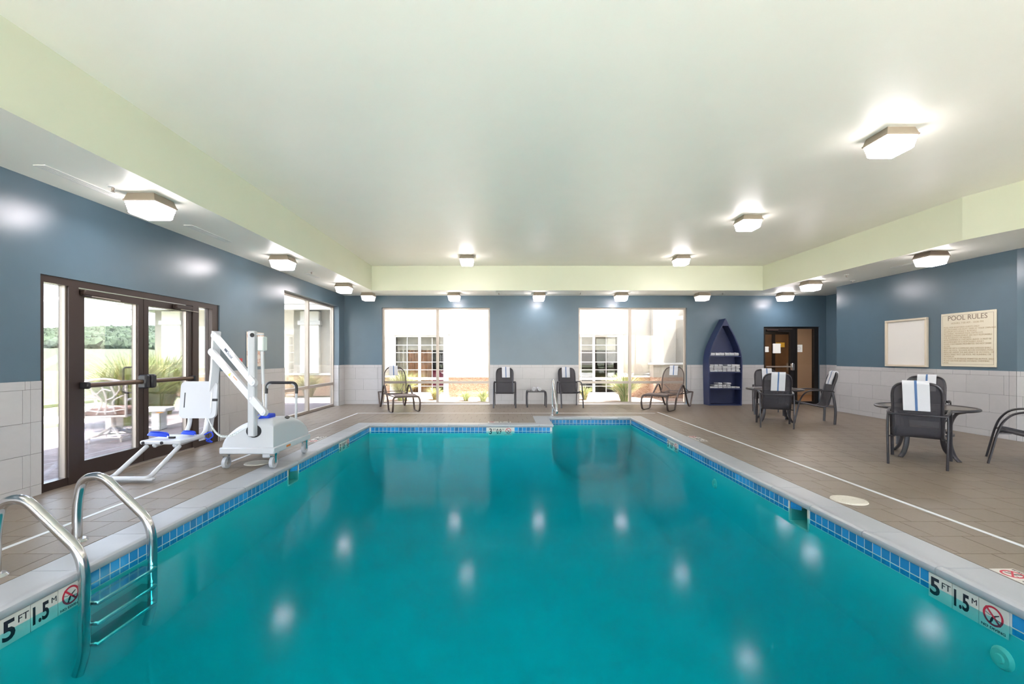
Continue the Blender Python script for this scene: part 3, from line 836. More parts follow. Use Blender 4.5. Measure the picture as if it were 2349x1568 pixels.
# ------------------------------------------------------------------ ceiling lights
def ceiling_light(x, y, z, label, on=True, dark=False):
    g = 'square ceiling lights with ribbed lens boxes'
    root = tag(empty('ceiling_light', (x, y, z)), label, 'ceiling light', g)
    m = MB(); a, b = .155, .178
    m.add([(-a, -a, 0), (a, -a, 0), (a, a, 0), (-a, a, 0), (-b, -b, -.075), (b, -b, -.075), (b, b, -.075), (-b, b, -.075)],
          [(3, 2, 1, 0), (4, 5, 6, 7), (0, 1, 5, 4), (1, 2, 6, 5), (2, 3, 7, 6), (3, 0, 4, 7)])
    m.build('housing', 'fixture_case_shaded' if dark else 'fixture_case', root)
    m = MB(); m.bbox(-.186, .186, -.186, .186, -.095, -.075, .004); m.build('lens_rim', 'fixture_case', root)
    m = MB(); prof = [(.170, -.095)]
    for k in range(5): prof += [(.168 - k * .005, -.10 - k * .024), (.171 - k * .005, -.112 - k * .024)]
    prof += [(.146, -.222), (.135, -.232)]
    vs = []
    for (h, zz) in prof: vs += [(-h, -h, zz), (h, -h, zz), (h, h, zz), (-h, h, zz)]
    fs = []
    for k in range(len(prof) - 1):
        for j in range(4): fs.append((k * 4 + j, k * 4 + (j + 1) % 4, k * 4 + 4 + (j + 1) % 4, k * 4 + 4 + j))
    e = (len(prof) - 1) * 4; fs.append((e, e + 1, e + 2, e + 3))
    m.add(vs, fs); m.m[-1] = 1; m.build('lens', ['lens_side', 'lens_on'] if on else ['lens_off_glow', 'lens_off_glow'], root)
    return root
for (y, l) in ((5.4, 'lit square light on the soffit above the entrance doors'), (8.6, 'lit square soffit light between the doors and the side window'),
               (11.85, 'lit square soffit light above the side window near the corner'), (2.2, 'unseen soffit light added above the pool ladder for fill')):  # last entry repeats the row out of view to help fill
    ceiling_light(-4.2, y, ZS, l)
BL = ['unlit square light in the soffit corner above the lounger by the side window', 'lit square soffit light above the curtained far window',
      'lit square soffit light above the two armchairs', 'lit square soffit light above the far window near the boat shelf',
      'unlit square soffit light just before the boat shelf', 'lit square soffit light above the hallway door']
for k, x in enumerate((-4.08, -1.53, .99, 3.43, 5.84, 8.3)): ceiling_light(x, 13.55, ZS, BL[k], on=k not in (0, 4))
ceiling_light(7.66, 11.45, ZS, 'lit square soffit light above the far round table')
ceiling_light(7.72, 8.28, ZS, 'lit square soffit light with darker brown case above the rules board', dark=True)
ceiling_light(4.45, 5.28, ZC, 'largest lit square light on the recessed ceiling, nearest the camera')
ceiling_light(4.49, 8.45, ZC, 'middle of three lit square lights in line on the recessed ceiling')
ceiling_light(4.52, 11.75, ZC, 'farthest lit light in line on the recessed ceiling, boat shelf side')
ceiling_light(-1.0, 11.75, ZC, 'lit square light on the recessed ceiling before the curtained window')
ceiling_light(4.45, 2.0, ZC, 'unseen recessed ceiling light added almost above the camera for fill')  # unseen, continues its row overhead as fill light
ceiling_light(8.3, 4.6, ZS, 'unseen soffit light added above the near seating wall for fill')  # added outside the view as fill for the near side
ceiling_light(-1.0, -1.6, ZC, 'unseen recessed ceiling light added behind the camera for fill')  # added out of view, fill light from behind

def vent(x, y, L, W, label, z=ZS):
    root = tag(empty('ceiling_vent', (x, y, z)), label, 'vent', 'white slot vents in the soffit')
    m = MB()
    m.box(-W / 2, W / 2, -L / 2, -L / 2 + .02, -.008, 0); m.box(-W / 2, W / 2, L / 2 - .02, L / 2, -.008, 0)
    m.box(-W / 2, -W / 2 + .02, -L / 2 + .02, L / 2 - .02, -.008, 0); m.box(W / 2 - .02, W / 2, -L / 2 + .02, L / 2 - .02, -.008, 0); m.build('frame', 'vent_white', root)
    m = MB(); m.box(-W / 2 + .02, W / 2 - .02, -L / 2 + .02, L / 2 - .02, -.002, 0); m.build('backing', 'vent_dark', root)
    n = 3
    for k in range(n):
        xx = -W / 2 + .02 + (W - .04) * (k + .5) / n
        m = MB(); m.box(xx - .008, xx + .008, -L / 2 + .02, L / 2 - .02, -.007, -.002); m.build('slat', 'vent_white', root)
vent(-4.58, 4.95, .95, .12, 'long white slot vent above the entrance doors, nearer the camera')
vent(-4.55, 7.0, .95, .12, 'long white slot vent between two entrance side lights')
vent(-4.5, 10.6, .6, .12, 'faint white slot vent above the side window')
vent(8.2, 9.3, .7, .12, 'small white slot vent on the soffit above the framed board')
def sprinkler(x, y, z, label):
    root = tag(empty('sprinkler', (x, y, z)), label, 'sprinkler', 'white ceiling sprinklers')
    m = MB(); m.disc((0, 0), .045, -.01, 0, 20, r2=.05); m.build('escutcheon', 'vent_white', root, True)
    m = MB(); m.cyl((0, 0, -.01), (0, 0, -.045), .012, 10); m.tube([(-.018, 0, -.02), (-.014, 0, -.045), (0, 0, -.055), (.014, 0, -.045), (.018, 0, -.02)], .003, 5); m.build('frame', 'champagne', root, True)
    m = MB(); m.disc((0, 0), .02, -.06, -.057, 12); m.build('deflector', 'champagne', root)
sprinkler(-4.35, 5.05, ZS, 'sprinkler head beside the first entrance soffit light')
sprinkler(-4.3, 10.1, ZS, 'sprinkler head on the soffit between door and side window')
sprinkler(-.2, 13.45, ZS, 'sprinkler head on the far soffit between window and armchairs')
sprinkler(2.2, 13.45, ZS, 'sprinkler head on the far soffit above the side table')
sprinkler(6.4, 13.45, ZS, 'sprinkler head on the far soffit above the boat shelf')
sprinkler(8.6, 11.3, ZS, 'sprinkler head on the soffit by the alcove corner')
sprinkler(7.85, 10.5, ZS, 'sprinkler head on the soffit above the far table')

# ------------------------------------------------------------------ wall signs
def sign_text(parent, body, size, m, loc, M3, align='CENTER', xs=1.0):
    o = link('lettering', text_mesh(body, size, m, .001, align, 0.0, xs), parent); o.matrix_local = frame_mat(M3[0], M3[1], loc); return o
RW = ((0, -1, 0), (0, 0, 1)); LW = ((0, 1, 0), (0, 0, 1))
o = empty('rules_board', (XR - .001, 8.825, 1.81)); tag(o, 'cream pool rules board with gold lettering on the blue wall', 'sign')
m = MB(); m.bbox(-.025, 0, -.525, .525, -.53, .53, .006); m.build('panel', 'sign_cream', o)
m = MB()
for a in ((-.49, .49, .483, .487), (-.49, .49, -.487, -.483)): m.box(-.0262, -.0252, a[0], a[1], a[2], a[3])
m.box(-.0262, -.0252, -.49, -.486, -.483, .483); m.box(-.0262, -.0252, .486, .49, -.483, .483); m.build('border_line', 'sign_dark', o)
sign_text(o, 'POOL RULES', .135, 'sign_dark', (-.0262, 0, .425), RW)
sign_text(o, 'HOURS: 7:00 AM - 10:00 PM', .052, 'sign_gold', (-.0262, 0, .325), RW)
RULES = ['POOL FOR REGISTERED GUESTS ONLY', 'NO LIFEGUARD ON DUTY. SWIM AT YOUR OWN RISK', 'MAXIMUM OCCUPANCY 40 PEOPLE', 'NO DIVING. MAXIMUM POOL DEPTH 5 FT.',
         'OWNERS & MANAGEMENT ARE NOT RESPONSIBLE', 'FOR ACCIDENTS OR INJURIES.', 'NON-SWIMMERS & CHILDREN UNDER 14 MUST BE', 'ACCOMPANIED BY A RESPONSIBLE ADULT.',
         'GLASS CONTAINERS PROHIBITED. DO NOT SWIM', 'ALONE.', 'PERSONS WITH COMMUNICABLE DISEASES SHALL', 'NOT USE POOL. SHOWER BEFORE ENTERING POOL.',
         'PERSONS UNDER THE INFLUENCE OF ALCOHOL OR', 'DRUGS SHALL NOT USE POOL. NO RUNNING OR', 'HORSEPLAY.', 'NO FOOD OR BEVERAGE PERMITTED IN POOL AREA', 'PLEASE SHOWER BEFORE ENTERING SWIMMING', 'POOL.']
for k, t in enumerate(RULES): sign_text(o, t, .044, 'sign_gold', (-.0262, .465, .245 - k * .0415), RW, 'LEFT', .92)
o = empty('framed_board', (XR - .001, 10.17, 1.78)); tag(o, 'empty white board in a light metal frame beside the rules', 'notice board')
m = MB(); m.box(-.02, 0, -.49, .49, -.49, .49); m.build('panel', 'board_white', o)
for (a, b, c, d) in ((-.53, .53, .485, .53), (-.53, .53, -.53, -.485), (-.53, -.485, -.485, .485), (.485, .53, -.485, .485)):
    m = MB(); m.bbox(-.06, 0, a, b, c, d, .006); m.build('frame_rail', 'board_frame', o)
o = MB().box(-.25, .25, 0, .004, -.3, .3).build('wall_paper_sheet', 'paper', loc=(XR + .257 * .42 - .012, YR0 - .42, 1.88)); o.rotation_euler = (0, 0, math.pi / 2 + .251)
tag(o, 'white paper sheet on the angled wall beyond the rules board', 'paper')
o = empty('warning_sign', (XL + .001, 9.1, 1.62)); tag(o, 'cream warning sign on the wall behind the pool lift', 'sign')
m = MB(); m.bbox(0, .012, -.31, .31, -.34, .34, .003); m.build('panel', 'warn_board', o)
for t, z, sz in (('WARNING', .24, .13), ('NO', .08, .13), ('LIFEGUARD', -.08, .125), ('ON DUTY', -.24, .13)): sign_text(o, t, sz, 'warn_text', (.0128, 0, z), LW)
o = empty('fire_alarm', (XL + .001, 8.52, 1.36)); tag(o, 'red fire alarm pull box on the wall by the doors', 'fire alarm')
m = MB(); m.bbox(0, .05, -.06, .06, -.085, .085, .008); m.build('case', 'alarm_red', o); m = MB(); m.box(.05, .062, -.04, .04, -.012, .012); m.build('pull_bar', 'white_plastic', o)

# ------------------------------------------------------------------ pool ladder (two rails + treads)
lad = tag(empty('pool_ladder', (-3.42, 3.3, 0)), 'stainless steel pool ladder with two arched grab rails', 'pool ladder')
lof = (-3.42, 3.3, 0)
for yy in (3.07, 3.66):
    p = fillet([(-3.44, yy, -.01), (-3.44, yy, .30), (-3.40, yy, .50), (-3.24, yy, .53), (-2.87, yy, .17), (-2.835, yy, .02), (-2.835, yy, -.52), (-2.88, yy, -.66)],
               [0, .1, .22, .20, .12, .1, .12, 0], 7)
    q = MB(); q.tube(p, .033, 16); q.build('rail', 'steel', lad, True, lof)
    q = MB(); q.disc((-3.44, yy), .07, 0, .018, 24, r2=.055); q.build('deck_flange', 'steel', lad, True, lof)
for z in (-.20, -.34, -.48):
    q = MB(); q.bbox(-2.90, -2.77, 3.10, 3.63, z - .015, z + .015, .008); q.build('tread', 'steel', lad, True, lof)

# ------------------------------------------------------------------ far hand rail over the steps
hr = tag(empty('hand_rail', (1.17, 11.43, 0)), 'small stainless hand rail standing at the pool steps', 'hand rail')
q = MB(); hx = 1.175
q.tube(fillet([(hx, 11.43, 0), (hx, 11.43, .88), (hx, 11.30, .90), (hx, 10.50, .34), (hx, 10.42, .20), (hx, 10.55, .17), (hx, 11.42, .23)], [0, .1, .1, .12, .1, .1, 0], 6), .026, 14)
q.build('rail', 'steel', hr, True, (1.17, 11.43, 0))
q = MB(); q.disc((hx, 11.43), .06, 0, .016, 20, r2=.05); q.build('deck_flange', 'steel', hr, True, (1.17, 11.43, 0))

# ------------------------------------------------------------------ pool lift
lo_ = (-3.39, 6.5, 0)
lift = tag(empty('pool_lift', lo_), 'white wheeled pool lift with hanging seat and parallel arms', 'pool lift')
def lp(q, name, m, par=None, smooth=True): return q.build(name, m, par or lift, smooth, lo_)
cx0, cx1, cy0, cy1 = -3.75, -3.03, 5.96, 7.08
q = MB(); q.bbox(cx0, cx1, cy0, cy1, .20, .285, .012); lp(q, 'cart_base', 'white_plastic')
q = MB(); N = 30; vs = []; fs = []
X0c, X1c, Y0c, Y1c = cx0 + .03, cx1 - .02, cy0 + .025, cy1 - .03
def cover_z(u, v):
    f = math.sqrt(max(0, 1 - (1 - min(1, u / .80)) ** 2)); g_ = 1.0 if v < .22 else math.sqrt(max(0, 1 - ((v - .22) / .78) ** 2.2))
    e1 = min(1, (1 - u) / .16); e2 = min(1, v / .14); ed = math.sqrt(1 - (1 - e1) ** 2) * math.sqrt(1 - (1 - e2) ** 2)
    return .285 + .365 * f * g_ * (.74 + .26 * ed)
us = [0] + [.5 - .5 * math.cos(math.pi * i / N) for i in range(N + 1)] + [1]
for i, u in enumerate(us):
    for j, v in enumerate(us):
        z = .28 if i in (0, N + 2) or j in (0, N + 2) else cover_z(u, v)
        vs.append((X0c + u * (X1c - X0c), Y0c + v * (Y1c - Y0c), z))
n_ = N + 3
for i in range(n_ - 1):
    for j in range(n_ - 1): fs.append((i * n_ + j, (i + 1) * n_ + j, (i + 1) * n_ + j + 1, i * n_ + j + 1))
q.add(vs, fs); dome = lp(q, 'cart_cover', 'white_plastic')
PX, PYp = -3.295, 5.962
q = MB(); q.tube([(PX - .01, 6.05, .50), (PX - .01, Y0c - .006, .50)], .1, 28, flat=(.10, .085), ref=(1, 0, 0)); lp(q, 'post_socket', 'black_plastic', dome)
q = MB(); q.bbox(PX - .045, PX + .045, PYp - .07, PYp + .02, .44, 1.81, .012); post = lp(q, 'post', 'white_metal')
q = MB(); q.tube([(PX + .02, PYp - .075, 1.755), (PX + .02, PYp - .068, 1.755)], .028, 16); lp(q, 'post_cap_logo', 'black_plastic', post)
def arm(name, p0, p1, w=.085, th=.05):
    p0 = Vector(p0); p1 = Vector(p1); d = (p1 - p0).normalized(); side = Vector((0, 1, 0)); side = (side - d * side.dot(d)).normalized(); n = d.cross(side)
    q = MB(); pts = []
    for k in range(9):
        t = -math.pi / 2 + math.pi * k / 8; pts.append(p1 + d * (math.cos(t) * w / 2) + n * (math.sin(t) * w / 2))
    for k in range(9):
        t = math.pi / 2 + math.pi * k / 8; pts.append(p0 + d * (math.cos(t) * w / 2) + n * (math.sin(t) * w / 2))
    nP = len(pts); vs = [p - side * th / 2 for p in pts] + [p + side * th / 2 for p in pts]
    q.add(vs, [tuple(range(nP)), tuple(range(nP, 2 * nP))[::-1]] + [(i, nP + i, nP + (i + 1) % nP, (i + 1) % nP) for i in range(nP)])
    return lp(q, name, 'white_metal'), d, side
cT = Vector((-4.06, 6.36, 1.775)); cB = Vector((-4.10, 6.36, 1.545))
eT = Vector((-3.235, 5.862, 1.137)); eB = Vector((-3.07, 5.80, .765))
uA, d1, s1 = arm('upper_arm', cT, eT)
lA, d2, s2 = arm('lower_arm', cB, eB)
for (P, sd, par) in ((cT, s1, uA), (eT, s1, uA), (cB, s2, lA), (cB + (eB - cB) * .79, s2, lA), (eB, s2, lA)):
    q = MB(); q.tube([P - sd * .034, P - sd * .024], .014, 10); lp(q, 'pivot_bolt', 'steel', par)
def decal(par, base, d, s, me, name, t, dn=0.0):
    u_ = s.cross(d); u_ = u_ if u_.z > 0 else -u_
    o = link(name, me, par); o.matrix_local = frame_mat(d, u_, base + d * t + u_ * dn - s * .0265 - Vector(lo_))
decal(uA, cT, d1, s1, text_mesh('Scout', .062, 'marker_black', .0008), 'lettering', .52)
bx_ = MB().box(-.045, .03, -.014, .018, -.0008, .0004).mesh('decal_block', 'marker_black'); decal(uA, cT, d1, s1, bx_, 'decal_block', .41)
tri = MB().prism([(-.028, -.024), (.028, -.024), (0, .028)], -.0006, .0006).mesh('warning_decal', 'sticker_yellow'); decal(lA, cB, d2, s2, tri, 'warning_decal', .56)
orm = MB().box(-.05, .05, .012, .024, -.0006, .0006).mesh('orange_decal', 'sticker_orange'); decal(lA, cB, d2, s2, orm, 'orange_decal', .68)
# actuator box and rod
q = MB(); q.bbox(PX + .075, PX + .155, PYp - .06, PYp + .05, 1.55, 1.74, .012); lp(q, 'control_box', 'grey_plastic')
q = MB(); q.tube([(PX + .04, PYp - .02, 1.765), (PX + .14, PYp - .02, 1.765)], .012, 8); q.tube([(PX + .115, PYp - .01, 1.56), (PX + .135, PYp - .02, 1.12)], .022, 12); lp(q, 'actuator_tube', 'white_metal')
q = MB(); q.tube([(PX + .135, PYp - .02, 1.13), (PX + .195, PYp - .12, .78)], .013, 10); lp(q, 'actuator_rod', 'steel')
# battery and control pad on top
q = MB(); q.bbox(PX - .04, PX + .12, 6.12, 6.30, .64, .70, .012); lp(q, 'battery', 'blue_strap')
q = MB(); q.tube(catmull([(PX + .02, 6.22, .715), (PX + .02, 6.05, .685), (PX + .01, 5.94, .60)], 4), .012, 6); lp(q, 'control_lead', 'white_plastic')
# logo on cover
lz = cover_z(.93, .42); q = MB(); lx = X0c + .93 * (X1c - X0c); ly = Y0c + .42 * (Y1c - Y0c)
q.tube([(lx - .002, ly, lz - .02), (lx + .02, ly, lz + .002)], .05, 20, flat=(.026, .055), ref=(.7, 0, -.7)); lp(q, 'cover_logo', 'black_plastic', dome)
# push handle
q = MB(); q.tube(fillet([(-3.74, 7.10, .22), (-3.74, 7.13, 1.07), (-3.27, 7.13, 1.07), (-3.27, 7.10, .22)], [0, .13, .13, 0], 8), .018, 12); lp(q, 'push_handle', 'white_metal')
q = MB(); q.tube(fillet([(-3.74, 7.127, .90), (-3.74, 7.13, 1.07), (-3.27, 7.13, 1.07), (-3.27, 7.127, .90)], [0, .13, .13, 0], 8), .023, 12); lp(q, 'handle_grip', 'black_plastic')
# castors
for (x, y) in ((-3.70, 6.04), (-3.09, 6.06), (-3.09, 7.0), (-3.70, 7.0)):
    q = MB(); q.tube([(x - .022, y, .075), (x + .022, y, .075)], .075, 20); w = lp(q, 'castor_wheel', 'grey_rubber')
    q = MB(); q.tube([(x - .026, y, .075), (x + .026, y, .075)], .028, 14); lp(q, 'hub', 'champagne', w)
    q = MB(); q.box(x - .036, x - .029, y - .02, y + .02, .06, .17); q.box(x + .029, x + .036, y - .02, y + .02, .06, .17); q.box(x - .036, x + .036, y - .03, y + .03, .165, .2); lp(q, 'fork', 'steel', w, False)
q = MB(); q.bbox(-3.22, -3.12, 6.02, 6.30, .14, .20, .01); lp(q, 'brake_pedal', 'white_plastic')
q = MB(); q.box(-3.0295, -3.027, 6.30, 6.42, .225, .255); lp(q, 'orange_decal', 'sticker_orange')
# hanging seat
q = MB(); q.tube([(-4.06, 6.40, 1.83), (-4.12, 6.46, 1.3), (-4.28, 6.60, .62), (-4.30, 6.58, .40)], .05, 4, flat=(.066, .066), ref=(.7, -.7, 0)); lp(q, 'seat_column', 'white_metal')
q = MB(); rr = []
sx0, sx1 = -4.63, -4.11
def rrect(x0, x1, z0, z1, r, n=5):
    P = []
    for (cx, cz, a0) in ((x1 - r, z1 - r, 0), (x0 + r, z1 - r, 90), (x0 + r, z0 + r, 180), (x1 - r, z0 + r, 270)):
        for k in range(n + 1):
            t = math.radians(a0 + 90 * k / n); P.append((cx + r * math.cos(t), cz + r * math.sin(t)))
    return P
q.extrude(rrect(-.26, .26, -.26, .26, .07), 'y', -.018, .018); me = q.mesh('seat_back', 'white_plastic', False)
sb = link('seat_back', me, lift); sb.location = Vector((-4.37 + .02, 6.47, .865)) - Vector(lo_); sb.rotation_euler = (math.radians(-6), 0, 0)
for x in (-.19, .185):
    q = MB(); q.box(x - .007, x + .007, -.0235, -.017, -.11, .10); link('handle_slot', q.mesh('handle_slot', 'black_plastic' if x < 0 else 'grey_plastic'), sb)
q = MB(); q.extrude(rrect(-.20, .20, -.21, .21, .05), 'y', -.021, -.018); link('seat_back_panel', q.mesh('seat_back_panel', 'white_plastic'), sb)
q = MB(); q.box(.20, .264, -.024, .0, -.02, .015); link('strap_keeper', q.mesh('strap_keeper', 'black_plastic'), sb)
for x in (-4.53, -4.27):
    q = MB(); q.tube(fillet([(x + .03, 6.50, .80), (x + .03, 6.50, .52), (x, 6.44, .36), (x, 5.88, .335), (x, 5.90, .33)], [0, .08, .10, .01, 0], 6), .028, 12); lp(q, 'seat_tube', 'white_metal')
q = MB(); q.bbox(-4.71, -4.19, 5.86, 6.36, .345, .395, .014); pan = lp(q, 'seat_pan', 'white_plastic')
for (x, y) in ((-4.66, 5.853), (-4.42, 5.853)):
    q = MB(); q.tube([(x, y + .012, .368), (x, y, .368)], .02, 14); lp(q, 'pan_bolt', 'chair_metal', pan)
q = MB(); q.tube(fillet([(-4.64, 5.90, .32), (-4.66, 5.42, .055), (-4.66, 5.34, .05), (-4.22, 5.34, .05), (-4.22, 5.42, .055), (-4.22, 5.90, .32)], [0, .05, .07, .07, .05, 0], 6), .026, 12); lp(q, 'leg_rest', 'white_metal')
q = MB(); q.bbox(-4.74, -4.14, 5.33, 5.40, .022, .048, .01); lp(q, 'foot_plate', 'white_plastic')
for (x0, y0, r) in ((-4.58, 6.02, .10), (-4.32, 6.22, .07)):
    q = MB(); q.tube([(x0 + r * 1.3 * math.cos(t), y0 + r * .5 * math.sin(t), .405 + r * .30 + r * .30 * math.sin(t * .5)) for t in [k * .35 for k in range(18)]], .02, 6, flat=(.004, .026), ref=(1, 0, 0)); lp(q, 'lap_strap', 'blue_strap')
q = MB(); q.bbox(-4.46, -4.38, 6.02, 6.06, .395, .42, .006); lp(q, 'buckle', 'black_plastic')
q = MB(); q.tube(catmull([(-4.22, 6.36, .38), (-4.14, 6.40, .42), (-4.10, 6.38, .36), (-4.16, 6.34, .31), (-4.12, 6.40, .28), (-4.20, 6.38, .34)], 5), .009, 6); lp(q, 'loose_strap', 'blue_strap')
# coiled cable
pts = []; c0, c1, c2, c3 = Vector((-4.22, 6.45, .62)), Vector((-4.0, 6.30, .38)), Vector((-3.7, 5.9, .34)), Vector((-3.36, 5.92, .56))
for k in range(241):
    t = k / 240; p = c0 * (1 - t) ** 3 + c1 * 3 * t * (1 - t) ** 2 + c2 * 3 * t * t * (1 - t) + c3 * t ** 3
    a = t * 2 * math.pi * 30; r = .012 if .15 < t < .9 else .001
    pts.append(p + Vector((0, math.cos(a) * r, math.sin(a) * r)))
q = MB(); q.tube(pts, .0045, 4); lp(q, 'coiled_cable', 'grey_plastic')

# ------------------------------------------------------------------ armchairs
def make_armchair(label):
    t = tag(empty('armchair'), label, 'chair', 'black sling armchairs on the pool deck')
    # sling rails: one bent tube forming seat rail and arched back
    def rail(sx):
        return [(sx * .24, .30, .42), (sx * .25, .27, .455), (sx * .25, .05, .41), (sx * .25, -.16, .37), (sx * .25, -.25, .42), (sx * .25, -.29, .56), (sx * .25, -.35, .80), (sx * .25, -.405, .98), (sx * .215, -.435, 1.08), (sx * .12, -.45, 1.12)]
    p = rail(-1) + rail(1)[::-1]
    m = MB(); m.tube(catmull(p, 4), .017, 8); m.build('back_frame', 'chair_metal', t, True)
    pr = catmull([(0, q[1], q[2]) for q in rail(1)], 4)
    ws = catmull([(q[0], 0, 0) for q in rail(1)], 4)
    m = MB(); m.strip([(q.y, q.z) for q in pr], [-w.x for w in ws], [w.x for w in ws], .006); m.build('sling', 'chair_sling', t, True)
    for s in (-1, 1):
        m = MB(); m.tube(catmull([(s * .255, -.35, .70), (s * .30, -.30, .715), (s * .31, -.02, .735), (s * .315, .16, .71), (s * .315, .27, .60), (s * .315, .33, .44), (s * .315, .38, .2), (s * .315, .42, 0)], 5), .016, 8, flat=(.022, .014), ref=(1, 0, 0))
        m.build('arm', 'chair_metal', t, True)
        m = MB(); m.tube(catmull([(s * .30, -.31, .715), (s * .305, -.34, .55), (s * .30, -.37, .30), (s * .295, -.36, 0)], 5), .018, 8, flat=(.016, .026), ref=(1, 0, 0)); m.build('rear_leg', 'chair_metal', t, True)
        m = MB(); m.tube([(s * .25, .20, .43), (s * .315, .32, .43)], .010, 6); m.tube([(s * .25, -.2, .38), (s * .30, -.355, .38)], .010, 6); m.build('seat_bracket', 'chair_metal', t, True)
    m = MB(); m.tube(catmull([(-.30, -.335, .69), (-.2, -.365, .695), (.2, -.365, .695), (.30, -.335, .69)], 5), .012, 8); m.build('back_brace', 'chair_metal', t, True)
    m = MB(); m.tube([(-.25, .24, .435), (.25, .24, .435)], .013, 8); m.build('front_bar', 'chair_metal', t, True)
    return t
def place_chair(cx, cy, ang):
    """centre of the seat and facing angle in degrees"""
    return (cx, cy, 0), math.radians(ang - 90)
chairs = [
    ((5.76, 6.36), 45, 'black sling armchair seen from behind at the near round table'),
    ((7.14, 7.78), 225, 'black sling armchair facing the camera behind the near round table'),
    ((7.20, 6.24), 135, 'black sling armchair cut by the photo edge at the near table'),
    ((5.74, 9.72), 65, 'black sling armchair seen from behind at the far round table'),
    ((6.80, 11.86), 246, 'black sling armchair behind the far round table by the boat shelf'),
    ((6.88, 10.28), 164, 'black sling armchair seen from the side at the far round table'),
    ((-.03, 13.42), 270, 'black sling armchair by the far wall next to curtained window'),
    ((1.88, 13.46), 274, 'black sling armchair by the far wall behind the hand rail'),
]
proto = make_armchair(chairs[0][2]); CH = []
for k, ((x, y), a, l) in enumerate(chairs):
    loc, rz = place_chair(x, y, a)
    if k == 0:
        proto.location = loc; proto.rotation_euler = (0, 0, rz); CH.append(proto)
    else: CH.append(dup(proto, None, loc, rz, l))

# towels hung over chair backs
def hung_towel(label, loc, rz, x, w, Lf, Lb, ytop, ztop, slope, tilt=0.0, stripe=0.0):
    """ytop,ztop: top bar in chair space; slope dy/dz of the back"""
    root = tag(empty('hung_towel', loc, rz), label, 'towel', 'white striped towels hung on chair backs')
    dz = Vector((slope, 1)).normalized(); n = Vector((-dz.y, dz.x)) * -1      # n points forward (+y)
    r = .034; T = Vector((ytop, ztop)); path = []
    fr = T + n * r; bk = T - n * r
    for k in range(6): path.append(fr - dz * (Lf * (1 - k / 6)) + n * (.004 * math.sin(k)))
    for k in range(9):
        a = math.pi * k / 8; path.append(T + n * (r * math.cos(a)) + dz * (r * math.sin(a)))
    for k in range(1, 7): path.append(bk - dz * (Lb * k / 6) - n * (.003 * math.sin(k * 1.7)))
    N = len(path); sk = [tilt * (i / (N - 1) - .5) for i in range(N)]
    m = MB(); m.strip(path, [x - w / 2 + q for q in sk], [x + w / 2 + q for q in sk], .022); m.build('cloth', 'towel', root, True)
    m = MB()
    out = []
    for i in range(N):
        a = path[max(i - 1, 0)]; b = path[min(i + 1, N - 1)]; t = (b - a).normalized(); out.append(path[i] + Vector((-t.y, t.x)) * -.0125)
    out2 = []
    for i in range(N):
        a = path[max(i - 1, 0)]; b = path[min(i + 1, N - 1)]; t = (b - a).normalized(); out2.append(path[i] + Vector((-t.y, t.x)) * .0125)
    best = out if max(q.y for q in out) > max(q.y for q in out2) else out2
    m.strip(best, [x - .013 + stripe + q for q in sk], [x + .013 + stripe + q for q in sk], .002); m.build('stripe', 'towel_stripe', root)
    return root
TL = ['on the armchair seen from behind at the near table', 'on the armchair behind the near table', None, 'on the armchair seen from behind at the far table',
      'on the armchair behind the far table', 'on the side-facing armchair at the far table', 'on the far wall armchair beside the curtained window', 'on the far wall armchair behind the hand rail']
TW = [(-.01, .27, .28, .36), (-.02, .25, .26, .3), None, (.02, .25, .28, .34), (-.03, .23, .28, .3), (0, .27, .27, .25), (-.03, .24, .29, .2), (.02, .24, .29, .2)]
for k, c in enumerate(CH):
    if TW[k]:
        x, w, a, b = TW[k]
        hung_towel('white towel with blue stripe hung ' + TL[k], c.location, c.rotation_euler.z, x, w, a, b, -.448, 1.115, -.25, tilt=.02 * (-1) ** k)

# ------------------------------------------------------------------ round tables
def make_table(label):
    t = tag(empty('round_table'), label, 'table', 'round black patio tables')
    m = MB(); RR = .565
    m.tube([(RR * math.cos(a), RR * math.sin(a), .722) for a in [2 * math.pi * k / 64 for k in range(64)]], .022, 10, closed=True, flat=(.03, .02), ref=(1, 0, 0)); m.build('rim', 'chair_metal', t, True)
    m = MB(); m.disc((0, 0), RR - .01, .722, .732, 64); m.build('table_top', 'table_top', t)
    m = MB(); m.ring((0, 0), .04, .055, .724, .735, 20); m.build('umbrella_ring', 'chair_metal', t)
    for k in range(4):
        a = math.radians(8 + 90 * k); c, s = math.cos(a), math.sin(a)
        m = MB(); m.tube(catmull([(.50 * c, .50 * s, .705), (.40 * c, .40 * s, .66), (.33 * c, .33 * s, .50), (.33 * c, .33 * s, .25), (.38 * c, .38 * s, .08), (.45 * c, .45 * s, 0)], 5), .03, 8, flat=(.038, .018), ref=(-s, c, 0)); m.build('leg', 'chair_metal', t, True)
    m = MB(); m.ring((0, 0), .30, .322, .33, .36, 32); m.build('brace_ring', 'chair_metal', t)
    return t
tb = make_table('round black patio table near the pool rules board'); tb.location = (6.25, 6.80, 0); tb.rotation_euler = (0, 0, .05)
dup(tb, None, (6.22, 10.55, 0), .25, 'round black patio table before the boat shelf')

